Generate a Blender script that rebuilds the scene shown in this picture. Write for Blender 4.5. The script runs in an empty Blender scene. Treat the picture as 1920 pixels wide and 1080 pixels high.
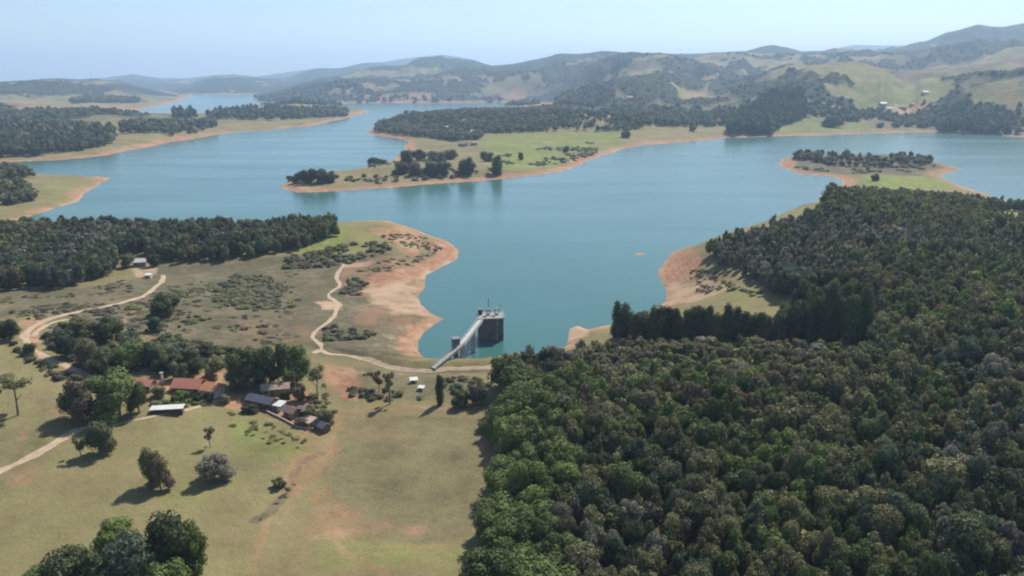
import bpy, math, random
import numpy as np
from mathutils import Vector, Matrix
R = math.radians
rng = np.random.default_rng(7)
random.seed(7)
scene = bpy.context.scene
COL = scene.collection

# ------------------------------------------------------------------ camera
F, W_, H_, YH, CAMZ = 1400.0, 1920, 1080, 150.0, 100.0
PITCH = math.atan((540 - YH) / F)
cam = bpy.data.cameras.new('camera'); camo = bpy.data.objects.new('camera', cam); COL.objects.link(camo)
cam.sensor_width = 36; cam.lens = 36 * F / W_
cam.clip_start = 1; cam.clip_end = 60000
camo.location = (0, 0, CAMZ); camo.rotation_euler = (math.pi / 2 - PITCH, 0, 0)
scene.camera = camo
# ------------------------------------------------------------------ sky, sun, exposure
SUN_AZ, SUN_EL = R(33), R(49)            # azimuth clockwise from +Y (ahead, to the right)
world = bpy.data.worlds.new('World'); scene.world = world; world.use_nodes = True
wn = world.node_tree; bg = wn.nodes['Background']
sky = wn.nodes.new('ShaderNodeTexSky'); sky.sky_type = 'NISHITA'; sky.sun_disc = False
sky.sun_elevation = SUN_EL; sky.sun_rotation = SUN_AZ
sky.altitude = 800; sky.air_density = 1.0; sky.dust_density = 1.0; sky.ozone_density = 3.0
wn.links.new(sky.outputs[0], bg.inputs[0]); bg.inputs[1].default_value = 0.106
sl = bpy.data.lights.new('sun', 'SUN'); sl.energy = 4.9; sl.angle = R(0.6); sl.color = (1.0, 0.94, 0.85)
so = bpy.data.objects.new('sun', sl); COL.objects.link(so)
sd_ = Vector((math.sin(SUN_AZ) * math.cos(SUN_EL), math.cos(SUN_AZ) * math.cos(SUN_EL), math.sin(SUN_EL)))
so.rotation_euler = sd_.to_track_quat('Z', 'Y').to_euler(); so.location = (0, 0, 300)
scene.view_settings.view_transform = 'Standard'; scene.view_settings.look = 'None'
scene.view_settings.exposure = 0.5; scene.view_settings.gamma = 1
cy = scene.cycles
cy.use_denoising = True; cy.filter_width = 2.0
cy.max_bounces = 5; cy.diffuse_bounces = 2; cy.glossy_bounces = 2; cy.transmission_bounces = 2
cy.volume_bounces = 1; cy.transparent_max_bounces = 4
cy.sample_clamp_indirect = 4

# ------------------------------------------------------------------ geometry of the view
CP, SP = math.cos(PITCH), math.sin(PITCH)
def ray(px, py):
    a = (px - 960) / F; b = (540 - py) / F
    return a, CP + b * SP, -SP + b * CP
def at0(px, py, z=0.0):
    dx, dy, dz = ray(px, py); t = (z - CAMZ) / dz
    return dx * t, dy * t
def poly0(pts):
    return np.array([at0(*p) if len(p) == 2 else (p[0], p[1]) for p in pts])
def topix(x, y, z):
    f = y * CP - (z - CAMZ) * SP; u = y * SP + (z - CAMZ) * CP
    return 960 + F * x / f, 540 - F * u / f

# ------------------------------------------------------------------ numpy noise
def _h(ix, iy, s):
    n = (ix.astype(np.int64) * 374761393 + iy.astype(np.int64) * 668265263 + s * 974634777) & 0x7fffffff
    n = ((n ^ (n >> 13)) * 1274126177) & 0x7fffffff
    n = n ^ (n >> 16)
    return (n & 0xffff) / 65535.0
def vnoise(x, y, s=0):
    x0 = np.floor(x); y0 = np.floor(y); fx = x - x0; fy = y - y0
    fx = fx * fx * (3 - 2 * fx); fy = fy * fy * (3 - 2 * fy)
    a = _h(x0, y0, s); b = _h(x0 + 1, y0, s); c = _h(x0, y0 + 1, s); d = _h(x0 + 1, y0 + 1, s)
    return (a * (1 - fx) + b * fx) * (1 - fy) + (c * (1 - fx) + d * fx) * fy
def fbm(x, y, scale, octv=4, s=0, gain=0.5):
    v = 0; amp = 1; tot = 0; c, si = math.cos(0.6), math.sin(0.6)
    x = x / scale; y = y / scale
    for k in range(octv):
        v = v + amp * vnoise(x, y, s + k * 17); tot += amp; amp *= gain
        x, y = (x * c - y * si) * 2.03 + 11.3, (x * si + y * c) * 2.03 + 5.7
    return v / tot
def sst(a, b, v):
    t = np.clip((v - a) / (b - a), 0, 1); return t * t * (3 - 2 * t)

def poly_sd(P, x, y):
    """signed distance to polygon P, positive inside"""
    d2 = np.full(x.shape, 1e18); ins = np.zeros(x.shape, bool); n = len(P)
    for i in range(n):
        ax, ay = P[i]; bx, by = P[(i + 1) % n]
        ex, ey = bx - ax, by - ay; wx, wy = x - ax, y - ay
        t = np.clip((wx * ex + wy * ey) / (ex * ex + ey * ey + 1e-9), 0, 1)
        q = (wx - ex * t) ** 2 + (wy - ey * t) ** 2
        d2 = np.minimum(d2, q)
        if ay != by:
            c = ((ay > y) != (by > y)) & (x < (bx - ax) * (y - ay) / (by - ay) + ax)
            ins ^= c
    d = np.sqrt(d2); return np.where(ins, d, -d)
def line_d(P, x, y):
    d2 = np.full(x.shape, 1e18)
    for i in range(len(P) - 1):
        ax, ay = P[i]; bx, by = P[i + 1]
        ex, ey = bx - ax, by - ay; wx, wy = x - ax, y - ay
        t = np.clip((wx * ex + wy * ey) / (ex * ex + ey * ey + 1e-9), 0, 1)
        d2 = np.minimum(d2, (wx - ex * t) ** 2 + (wy - ey * t) ** 2)
    return np.sqrt(d2)
def jag(P, amp, seed, seg=14):
    """refine a shoreline with small irregular bays"""
    out = []
    rr = random.Random(seed)
    for i in range(len(P)):
        a = np.array(P[i]); b = np.array(P[(i + 1) % len(P)]); L = float(np.hypot(*(b - a)))
        out.append(a)
        dist = float(np.hypot(*(a + b))) / 2
        if dist > 6000 or a[1] < 50: continue
        s = max(seg, dist * 0.03); k = int(L / s)
        nrm = np.array([-(b - a)[1], (b - a)[0]]) / max(L, 1e-6)
        for j in range(1, min(k, 30)):
            out.append(a + (b - a) * (j / k) + nrm * rr.uniform(-1, 1) * amp * max(1, dist / 500))
    return np.array(out)

# ------------------------------------------------------------------ shorelines (drawn on the water plane)
A_ = [at0(*p) for p in [(-700, 470), (-200, 436), (0, 430), (90, 424), (200, 428), (300, 428), (420, 426), (520, 424), (620, 419),
      (690, 413), (725, 414), (760, 424), (800, 440), (838, 452), (860, 468), (857, 486), (826, 502), (798, 516), (796, 540),
      (790, 572), (812, 590), (832, 598), (815, 608), (796, 622), (784, 640), (784, 658), (796, 674), (815, 684),
      (900, 684), (960, 674), (1030, 664), (1063, 648), (1068, 616), (1084, 611), (1100, 618), (1160, 606), (1215, 588), (1248, 566), (1250, 545), (1240, 528),
      (1233, 510), (1248, 488), (1272, 468), (1300, 461), (1340, 456), (1400, 440), (1450, 426), (1495, 408), (1525, 388),
      (1555, 362), (1580, 344), (1560, 331), (1500, 326), (1475, 317), (1458, 308), (1464, 299), (1490, 293), (1560, 291), (1650, 294), (1740, 300),
      (1775, 309), (1803, 318), (1772, 325), (1762, 331), (1790, 345), (1840, 361), (1880, 374), (1930, 388), (2100, 412), (2700, 430)]]
A_ += [(3000, -600), (-3000, -600)]
A_ = [p for p in A_]
B_ = [at0(*p) for p in [(-700, 345), (-300, 322), (0, 320), (90, 328), (160, 331), (208, 333), (190, 343), (158, 362), (146, 378), (110, 388),
      (68, 402), (30, 414), (0, 424), (-300, 470), (-700, 500)]]
C_ = [at0(*p) for p in [(-900, 345), (-300, 312), (0, 304), (110, 300), (200, 291), (235, 283), (300, 271), (380, 257), (440, 248), (520, 243),
      (600, 233), (650, 222), (692, 209), (650, 202), (560, 201), (480, 199), (445, 207), (400, 214), (330, 218), (250, 218),
      (222, 213), (280, 202), (330, 192), (352, 184), (300, 172), (-900, 172)]]
D_ = [at0(*p) for p in [(523, 350), (560, 361), (640, 358), (700, 353), (830, 343), (900, 339), (960, 333), (1040, 323), (1090, 309), (1120, 296), (1160, 281),
      (1210, 271), (1290, 265), (1360, 258), (1440, 256), (1540, 254), (1640, 250), (1740, 248), (1800, 251), (1920, 257), (2150, 268), (2700, 285),
      (3600, 156), (-900, 156), (-900, 170), (300, 172), (352, 184), (360, 178), (480, 178), (472, 186), (500, 193), (600, 195), (720, 193), (840, 193), (960, 192), (1020, 195), (985, 199),
      (930, 204), (850, 210), (780, 217), (725, 226), (694, 240), (698, 252), (735, 258), (765, 266), (760, 282), (742, 300), (690, 311), (640, 322), (590, 328), (545, 336)]]
S_ = [at0(*p) for p in [(1186, 479), (1192, 475), (1206, 473), (1214, 476), (1204, 480)]]
LANDS = [jag(A_, 2.6, 1), jag(B_, 2.5, 2), jag(C_, 3, 3), jag(D_, 3, 4), np.array(S_)]

# ------------------------------------------------------------------ the land's height
def az_el(pts):
    out = []
    for px, py in pts:
        dx, dy, dz = ray(px, py); out.append((math.atan2(dx, dy), dz / math.hypot(dx, dy)))
    return np.array(out)
SKYL = az_el([(-500, 160), (0, 157), (60, 153), (100, 150), (140, 152), (200, 147), (250, 141), (300, 148), (345, 149), (400, 143), (440, 141), (480, 145), (540, 137), (590, 130), (640, 130),
      (680, 120), (720, 118), (760, 111), (830, 104), (880, 112), (920, 126), (960, 123), (1010, 114), (1050, 104), (1090, 105), (1130, 99), (1200, 104), (1300, 104),
      (1400, 99), (1425, 91), (1450, 87), (1475, 92), (1500, 99), (1540, 99), (1570, 91), (1600, 86), (1690, 87), (1740, 80), (1770, 66), (1800, 59), (1830, 50), (1880, 54), (1920, 47), (2400, 40)])
RIDGES = [  # (distance, depth, skyline as seen, wobble seed)
    (13500, 2600, [(-500, 156), (0, 157), (100, 150), (140, 152), (250, 141), (310, 149), (440, 143), (500, 145), (590, 130), (640, 131), (700, 122), (760, 111), (830, 104), (880, 112), (920, 126), (1000, 130), (1300, 130), (1500, 115), (1540, 100), (1600, 86), (1700, 87), (1760, 95), (2400, 80)], 1),
    (8800, 1300, [(-500, 165), (0, 162), (60, 160), (200, 158), (330, 158), (370, 148), (410, 144), (440, 144), (480, 152), (520, 158), (560, 150), (600, 141), (640, 131), (680, 121), (720, 131), (780, 137), (900, 140), (1100, 150), (2400, 150)], 2),
    (7200, 1500, [(-500, 190), (1300, 160), (1560, 118), (1640, 112), (1700, 100), (1740, 84), (1770, 67), (1800, 60), (1830, 51), (1880, 55), (1920, 48), (2400, 40)], 3),
    (5600, 900, [(-500, 190), (200, 175), (560, 172), (620, 158), (680, 148), (740, 138), (790, 124), (830, 121), (870, 130), (920, 131), (960, 124), (1010, 115), (1050, 104), (1090, 106), (1130, 99), (1200, 105), (1300, 105), (1400, 100), (1425, 91), (1450, 87), (1475, 92), (1500, 99), (1560, 106), (1680, 118), (2400, 120)], 4),
    (4100, 700, [(-500, 200), (480, 190), (520, 178), (700, 172), (800, 160), (860, 148), (930, 150), (1010, 158), (1100, 136), (1180, 124), (1280, 128), (1400, 120), (1500, 128), (1600, 122), (1700, 116), (1800, 108), (1920, 100), (2400, 100)], 5),
    (2900, 480, [(-500, 210), (1000, 196), (1060, 172), (1100, 166), (1130, 170), (1200, 160), (1240, 152), (1300, 166), (1400, 158), (1500, 150), (1600, 140), (1700, 146), (1800, 138), (1920, 128), (2400, 130)], 6),
    (2150, 300, [(-500, 240), (1200, 215), (1340, 196), (1420, 180), (1500, 176), (1560, 186), (1640, 182), (1700, 180), (1800, 176), (1860, 168), (1920, 160), (2400, 150)], 7),
]
RIDGES = [(a, b, az_el(c), d) for a, b, c, d in RIDGES]
BUMPS = [  # px, py (water plane), height, radius across, radius along
    (180, 470, 8, 150, 60), (560, 450, 5, 60, 40), (1700, 480, 16, 150, 130), (1500, 440, 7, 70, 60), (1900, 700, 14, 120, 120), (1500, 900, 5, 90, 60),
    (760, 440, 5, 26, 24), (1640, 346, 5, 50, 45), (1620, 305, 5, 110, 45), (80, 640, 6, 90, 50), (850, 235, 14, 200, 260), (1080, 245, 22, 200, 220), (100, 260, 14, 230, 160),
    (60, 365, 5, 70, 60), (583, 340, 5, 40, 45), (800, 325, 5, 110, 60), (1300, 500, 4, 20, 30), (350, 700, 2, 60, 30), (-100, 800, 8, 70, 60),
]
DAM = np.array([at0(*p) for p in [(560, 672), (640, 672), (700, 684), (760, 695), (830, 698), (900, 697), (980, 690)]])
def height(x, y):
    r = np.hypot(x, y); th = np.arctan2(x, y)
    sd = np.full(x.shape, -1e9)
    for P in LANDS[:4]:
        sd = np.maximum(sd, poly_sd(P, x, y))
    shoal = poly_sd(LANDS[4], x, y)
    far = sst(600, 3000, r)
    w = 14 + 30 * far
    land = 2.4 * (1 - np.exp(-np.maximum(sd, 0) / w * 1.6)) * (1 + 1.5 * far) + np.clip(sd - w, 0, 140) * (0.018 + 0.02 * far)
    k = sst(0, 60, sd) * (1 - sst(1800, 2600, r) * 0.5)
    land = land + k * (fbm(x, y, 130, 4, 3) - 0.45) * 4.5 * (1 + 2.5 * far)
    for px, py, hh, rx, ry in BUMPS:
        cx, cyy = at0(px, py); land = land + hh * np.exp(-((x - cx) / rx) ** 2 - ((y - cyy) / ry) ** 2) * sst(0, 35, sd)
    # flat mown field below the dam, and the dam's crest
    fx, fy = at0(760, 880)
    flat = np.exp(-(((x - fx) / 34) ** 4 + ((y - fy) / 42) ** 4))
    land = land * (1 - 0.8 * flat) + 1.6 * flat * 0.8
    dd = line_d(DAM, x, y)
    land = np.maximum(land, (4.9 - np.maximum(dd - 2.2, 0) * 0.42) * sst(-1, 8, sd + 1))
    # rough microrelief
    land = land + sst(2, 25, sd) * (fbm(x, y, 14, 3, 9) - 0.5) * 0.9 * (1 - 0.8 * flat)
    # hills beyond the lake
    kk = sst(30, 420, sd)
    hill = np.zeros(x.shape)
    rg = 1 - np.abs(2 * fbm(x, y, 1500, 5, 21) - 1)
    amp = sst(1400, 4200, r) * 80 * sst(-0.35, 0.15, th) + sst(2200, 5200, r) * 85
    hill = amp * np.clip(rg - 0.35, 0, 1) * 1.3
    wob = fbm(x, y, 2600, 3, 31) - 0.5
    for Rr, dep, ae, s in RIDGES:
        el = np.interp(th, ae[:, 0], ae[:, 1])
        Rt = Rr * (1 + 0.13 * (vnoise(th * 9 + s * 3.1, th * 0 + s, s) - 0.5) * 2)
        d = (r - Rt)
        zr = CAMZ + Rt * el
        depw = dep * (0.75 + 0.9 * fbm(th * 40 + s * 9, r / 4000, 1, 3, 40 + s))
        prof = np.exp(-(d / depw) ** 2)
        hill = np.maximum(hill, np.maximum(zr, 0) * prof)
    rough = 0.62 - np.abs(2 * fbm(x, y, 620, 6, 51, 0.55) - 1) * 1.6
    hill = hill + rough * np.clip(hill, 0, 130) * 0.62
    land = land + hill * kk
    cap = CAMZ + r * np.interp(th, SKYL[:, 0], SKYL[:, 1]) + (fbm(x, y, 160, 3, 61) - 0.7) * 14 * sst(1500, 5000, r)
    land = np.where(r > 1500, np.minimum(land, np.maximum(cap, 3)), land)
    bed = np.maximum(sd * 0.09, -9)
    z = np.where(sd > 0, land + 0.02, bed - 0.05)
    z = np.where(shoal > 0, 0.22 * np.clip(shoal / 1.5, 0, 1), z)
    return z, sd

# radial sheet round the place below the camera: fine where the ground is near or in view, coarse elsewhere
th_f = np.linspace(R(-41), R(41), 880)
th_c = np.concatenate([np.linspace(R(-180), R(-41), 60)[:-1], th_f, np.linspace(R(41), R(180), 60)[1:-1]])
rs = [8, 30, 60, 90, 105]
while rs[-1] < 20500:
    r_ = rs[-1]; h0 = CAMZ / math.hypot(r_, CAMZ); c0 = r_ / math.hypot(r_, CAMZ)
    rs.append(r_ * (1 + min(0.0085, max(0.0034, 2.0 / (F * h0 * c0)))))
rs = np.array(rs)
TH, RR = np.meshgrid(th_c, rs)
X = RR * np.sin(TH); Y = RR * np.cos(TH)
Z, SDM = height(X, Y)
def grid(arr, x, y):
    x = np.atleast_1d(np.asarray(x, float)); y = np.atleast_1d(np.asarray(y, float))
    r = np.hypot(x, y); t = np.arctan2(x, y)
    i = np.interp(r, rs, np.arange(len(rs))); j = np.interp(t, th_c, np.arange(len(th_c)))
    i0 = np.clip(i.astype(int), 0, len(rs) - 2); j0 = np.clip(j.astype(int), 0, len(th_c) - 2)
    a = i - i0; b = j - j0
    return (arr[i0, j0] * (1 - b) + arr[i0, j0 + 1] * b) * (1 - a) + (arr[i0 + 1, j0] * (1 - b) + arr[i0 + 1, j0 + 1] * b) * a
def gz(x, y): return float(grid(Z, x, y)[0])
TT = np.geomspace(80, 26000, 900)
def hit(px, py):
    """the point of the ground seen at a pixel of the photograph"""
    dx, dy, dz = ray(px, py)
    x = dx * TT; y = dy * TT; z = CAMZ + dz * TT
    g = np.maximum(grid(Z, x, y), 0); k = np.nonzero(z <= g)[0]
    if not len(k): return dx * 9000, dy * 9000, 0
    k = k[0]
    if k == 0: return x[0], y[0], g[0]
    lo, hi = TT[k - 1], TT[k]
    for _ in range(14):
        m = (lo + hi) / 2
        if CAMZ + dz * m <= max(gz(dx * m, dy * m), 0): hi = m
        else: lo = m
    return dx * hi, dy * hi, max(gz(dx * hi, dy * hi), 0)
def wpoly(pts): return np.array([hit(*p)[:2] for p in pts])

# ------------------------------------------------------------------ ground masks
FRONT = (np.abs(TH) < R(42))
def soft(pts, edge, wob=0.0, seed=5):
    """painted patch of ground: 1 inside the outline, fading over `edge` metres"""
    P = wpoly(pts); c = P.mean(0); rad = np.max(np.hypot(*(P - c).T)) + edge * 4 + 30
    m = np.zeros(X.shape); sel = np.hypot(X - c[0], Y - c[1]) < rad
    xs, ys = X[sel], Y[sel]
    d = poly_sd(P, xs, ys)
    if wob: d = d + (fbm(xs, ys, wob * 3, 4, seed) - 0.5) * wob * 2.2
    m[sel] = sst(-edge, edge, d); return m
sdw = SDM + (fbm(X, Y, 40, 4, 77) - 0.5) * 26 * (0.4 + 0.8 * sst(300, 1500, RR))
bandw = 6 + 13 * sst(300, 1300, RR) + 14 * sst(1500, 4000, RR)
soil = (1 - sst(bandw * 0.35, bandw * 1.4, sdw)) * (0.25 + 1.1 * fbm(X, Y, 70, 4, 78))
sand = (1 - sst(1.5, 4.5, SDM)) * 0.5
lush = np.zeros(X.shape); scrub = np.zeros(X.shape); wood = np.zeros(X.shape)
for pts, e, w, v in [
    ([(690, 520), (760, 500), (815, 480), (800, 455), (770, 450), (850, 450), (870, 480), (800, 525), (760, 530), (700, 540)], 2, 5, .95),
    ([(740, 420), (790, 440), (780, 480), (750, 470), (745, 440)], 2, 6, .8),
    ([(600, 680), (660, 690), (680, 720), (670, 750), (640, 745), (620, 715), (600, 700)], 2, 5, .75),
    ([(1235, 500), (1260, 470), (1300, 465), (1310, 500), (1290, 530), (1240, 530)], 2, 4, 1.0),
    ([(395, 735), (470, 740), (490, 765), (430, 768), (395, 756)], 1, 1.5, 1.0), ([(255, 715), (320, 712), (330, 742), (260, 745)], 1, 2, .9), ([(500, 720), (570, 715), (600, 760), (620, 800), (560, 800), (520, 770)], 1, 3, .7),
    ([(330, 700), (420, 700), (440, 740), (340, 745)], 1, 3, .7),
    ([(540, 770), (600, 790), (610, 815), (570, 812), (520, 780)], 1, 3, .8),
    ([(640, 500), (720, 480), (790, 500), (760, 530), (700, 560), (640, 560), (610, 530)], 3, 9, .5), ([(640, 570), (760, 575), (800, 600), (760, 625), (660, 610)], 3, 8, .42), ([(700, 428), (760, 432), (810, 455), (770, 470), (720, 450)], 2, 5, .7), ([(450, 600), (560, 590), (580, 640), (470, 640)], 4, 9, .3),
    ([(590, 935), (640, 930), (700, 960), (800, 980), (790, 1020), (700, 1010), (610, 1000)], 3, 8, .5),
    ([(530, 880), (570, 870), (580, 910), (550, 970), (525, 1000), (515, 950)], 2, 6, .5),
    ([(570, 780), (640, 770), (620, 840), (590, 900), (540, 960), (520, 940), (560, 860)], 2, 6, .42),
    ([(900, 820), (940, 830), (930, 900), (905, 880)], 2, 3, .35),
    ([(0, 870), (80, 870), (110, 900), (30, 920), (0, 915)], 3, 5, .35),
    ([(130, 570), (250, 540), (260, 560), (150, 595)], 3, 4, .25),
    ([(35, 600), (90, 590), (80, 640), (50, 650)], 1.5, 3, .7),
    ([(1640, 195), (1720, 190), (1740, 215), (1680, 218)], 8, 25, .7),
    ([(1280, 170), (1330, 165), (1340, 185), (1290, 188)], 20, 50, .6),
    ([(1860, 175), (1940, 165), (1940, 215), (1870, 215)], 20, 40, .35),
    ([(700, 178), (830, 178), (825, 190), (705, 190)], 30, 50, .9),
    ([(0, 195), (250, 190), (260, 212), (0, 215)], 40, 90, .45),
]: soil = np.maximum(soil, soft(pts, e, w, 91) * v)
for pts, e, w, v in [
    ([(690, 545), (720, 525), (780, 520), (796, 540), (790, 570), (820, 600), (760, 590), (700, 575)], 3, 5, .8),
    ([(580, 565), (640, 565), (640, 580), (600, 582)], 1, 3, .9),
    ([(1250, 530), (1340, 520), (1370, 545), (1300, 570), (1250, 565)], 2, 4, .8),
    ([(740, 440), (780, 450), (775, 475), (750, 465)], 1, 3, .6),
    ([(640, 495), (690, 490), (690, 500), (640, 505)], 1, 2, .8),
    ([(740, 600), (800, 610), (785, 680), (740, 680), (700, 660)], 5, 6, .35),
    ([(600, 690), (900, 698), (900, 706), (600, 700)], 1, 2, .4),
    ([(240, 480), (280, 480), (295, 515), (260, 520)], 1, 3, .7),
    ([(1066, 612), (1100, 612), (1100, 630), (1066, 640)], 1, 2, .9),
    ([(1660, 200), (1700, 196), (1720, 208), (1690, 212)], 6, 12, .8),
]: sand = np.maximum(sand, soft(pts, e * 2.2, w * 1.6, 95) * v)
for pts, e, w, v in [([(1186, 481), (1186, 470), (1216, 470), (1216, 482)], 1, 0, 1.0)]: sand = np.maximum(sand, soft(pts, e, w, 95))
for pts, e, w, v in [
    ([(590, 425), (660, 425), (650, 450), (560, 475), (560, 455)], 3, 6, 1.0),
    ([(640, 440), (730, 430), (740, 455), (600, 500), (560, 480)], 4, 6, .5),
    ([(1590, 345), (1640, 330), (1760, 330), (1790, 350), (1700, 360), (1600, 360)], 8, 12, 1.0),
    ([(910, 255), (1150, 245), (1180, 262), (1060, 310), (930, 320), (900, 290)], 10, 15, .8),
    ([(1450, 215), (1560, 210), (1650, 235), (1640, 246), (1460, 250)], 15, 20, .8),
    ([(1620, 190), (1660, 188), (1660, 202), (1620, 204)], 10, 15, 1.0),
    ([(480, 820), (560, 830), (600, 850), (520, 870), (440, 860), (430, 790), (470, 770)], 3, 8, .55),
    ([(300, 850), (380, 860), (380, 930), (310, 940)], 5, 8, .4),
    ([(600, 1010), (760, 1030), (880, 1020), (880, 1060), (620, 1060)], 4, 8, .5),
    ([(1290, 540), (1420, 535), (1430, 560), (1330, 565)], 3, 6, .5),
    ([(1250, 162), (1330, 158), (1375, 186), (1290, 192)], 15, 40, .7), ([(1110, 168), (1150, 166), (1195, 188), (1165, 195)], 12, 25, .7), ([(1540, 178), (1690, 152), (1800, 150), (1760, 186), (1600, 192)], 20, 60, .6),
    ([(1600, 192), (1680, 188), (1760, 196), (1750, 216), (1640, 212)], 8, 20, .7), ([(1200, 192), (1290, 196), (1380, 214), (1340, 222), (1240, 206)], 8, 18, .6), ([(1890, 180), (1960, 170), (1960, 235), (1885, 222)], 10, 25, .7),
    ([(20, 232), (230, 222), (330, 226), (380, 240), (240, 240), (140, 240)], 8, 20, .4),
    ([(1820, 390), (1960, 400), (1960, 430), (1850, 412)], 5, 8, .8),
    ([(80, 350), (180, 345), (140, 370), (60, 385)], 8, 12, .5),
    ([(1820, 150), (1960, 150), (1960, 240), (1830, 240)], 30, 60, .4),
]: lush = np.maximum(lush, soft(pts, e, w, 97) * v)
for pts, e, w, v in [
    ([(0, 545), (200, 530), (300, 500), (560, 480), (740, 470), (720, 520), (660, 560), (640, 600), (700, 640), (760, 660), (700, 690), (600, 660),
      (560, 650), (420, 650), (300, 640), (240, 610), (0, 590)], 6, 14, .9),
    ([(630, 690), (880, 700), (900, 745), (860, 760), (700, 755), (640, 735)], 3, 6, .6),
    ([(0, 700), (110, 760), (90, 830), (0, 860)], 5, 9, .25),
    ([(440, 830), (600, 860), (480, 940), (400, 900)], 5, 9, .3),
    ([(645, 788), (780, 778), (935, 785), (940, 870), (905, 950), (880, 1012), (760, 1022), (650, 1010), (612, 960), (606, 880)], .8, 1.5, .42),
    ([(1470, 290), (1740, 292), (1785, 316), (1700, 330), (1500, 328)], 8, 12, 1.0),
    ([(600, 560), (700, 555), (800, 590), (790, 640), (785, 680), (700, 672), (620, 655), (590, 630)], 4, 8, .95),
]: scrub = np.maximum(scrub, soft(pts, e, w, 99) * v)
def track(pts, w, seed=3):
    P = wpoly(pts); return (1 - sst(w * 0.4, w * 1.5, line_d(P, X, Y) + (fbm(X, Y, 4, 3, seed) - .5) * w)) * (RR < 700)
for pts, w, v in [([(640, 800), (600, 850), (590, 920), (604, 990), (650, 1040), (720, 1075)], 1.0, .45), ([(660, 800), (625, 850), (610, 920), (625, 980), (670, 1020), (760, 1030), (880, 1020)], 1.0, .3),
                  ([(690, 770), (630, 800), (560, 870), (500, 980), (470, 1080)], 1.2, .35), ([(640, 770), (700, 768), (780, 762), (900, 772)], 1.0, .6), ([(130, 815), (100, 770), (60, 790), (20, 850)], 1.2, .35),
                  ([(300, 640), (250, 620), (230, 600), (260, 575)], 1.0, .5), ([(600, 800), (520, 790), (450, 770)], .8, .4), ([(60, 655), (160, 712), (200, 730)], 2.0, .5)]:
    soil = np.maximum(soil, track(pts, w) * v)
scrub = np.maximum(scrub, track([(475, 978), (505, 962), (530, 935), (546, 900), (560, 870), (600, 850)], 1.3, 4))
# patchwork of woods and pasture on the far hills
fw = fbm(X, Y, 560, 6, 201, 0.66); gx = sst(1300, 2300, RR)
wthr = 0.45 - 0.075 * sst(3300, 6000, RR) + 0.035 * (RR < 5000) + 0.04 * sst(0.2, 0.5, TH) * (RR < 5200) + (0.07 + 0.05 * (RR < 3800)) * (1 - sst(-0.3, -0.05, TH)) * (RR < 7000)
farwood = sst(wthr - 0.05, wthr + 0.05, fw) * gx * sst(bandw, bandw * 1.6, sdw)
farwood = farwood * (1 - np.clip(np.maximum(soil * (SDM > 60), lush) * 2.0 - 0.3, 0, 1)); wood = np.maximum(wood, farwood)
scrub = np.maximum(scrub, sst(0.40, 0.56, fbm(X, Y, 300, 4, 230)) * gx * 1.0)
lush = np.maximum(lush, sst(0.5, 0.62, fbm(X, Y, 700, 4, 240)) * gx * 0.35 * (1 - 0.6 * sst(3000, 5000, RR)))
soil = np.maximum(soil, sst(0.66, 0.74, fbm(X, Y, 260, 4, 250)) * gx * 0.6)

# ------------------------------------------------------------------ material helpers
def mat(name, build, **kw):
    m = bpy.data.materials.new(name); m.use_nodes = True
    b = m.node_tree.nodes['Principled BSDF']; build(m.node_tree, b); return m
def nn(nt, t, **kw):
    n = nt.nodes.new(t)
    for k, v in kw.items(): setattr(n, k, v)
    return n
def noise(nt, scale, detail=4, rough=0.55, coord=None):
    n = nn(nt, 'ShaderNodeTexNoise'); n.inputs['Scale'].default_value = scale; n.inputs['Detail'].default_value = detail
    n.inputs['Roughness'].default_value = rough
    if coord is None:
        g = nn(nt, 'ShaderNodeNewGeometry'); coord = g.outputs['Position']
    nt.links.new(coord, n.inputs['Vector']); return n
def mixc(nt, fac, a, b, mode='MIX'):
    m = nn(nt, 'ShaderNodeMix', data_type='RGBA', blend_type=mode)
    for s, v in ((m.inputs[0], fac), (m.inputs[6], a), (m.inputs[7], b)):
        if hasattr(v, 'links'): nt.links.new(v, s)
        else: s.default_value = v if not isinstance(v, tuple) else (*v, 1)
    return m.outputs[2]
def ramp(nt, v, lo, hi, a=0.0, b=1.0):
    m = nn(nt, 'ShaderNodeMapRange'); m.inputs[1].default_value = lo; m.inputs[2].default_value = hi
    m.inputs[3].default_value = a; m.inputs[4].default_value = b
    nt.links.new(v, m.inputs[0]); return m.outputs[0]
def attr(nt, name):
    a = nn(nt, 'ShaderNodeAttribute'); a.attribute_name = name; return a.outputs['Fac']
def mulv(nt, a, b, op='MULTIPLY'):
    m = nn(nt, 'ShaderNodeMath', operation=op)
    for s, v in ((m.inputs[0], a), (m.inputs[1], b)):
        if hasattr(v, 'links'): nt.links.new(v, s)
        else: s.default_value = v
    return m.outputs[0]
def bump(nt, b, h, strength, dist):
    n = nn(nt, 'ShaderNodeBump'); n.inputs['Strength'].default_value = strength; n.inputs['Distance'].default_value = dist
    nt.links.new(h, n.inputs['Height']); nt.links.new(n.outputs[0], b.inputs['Normal'])

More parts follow.
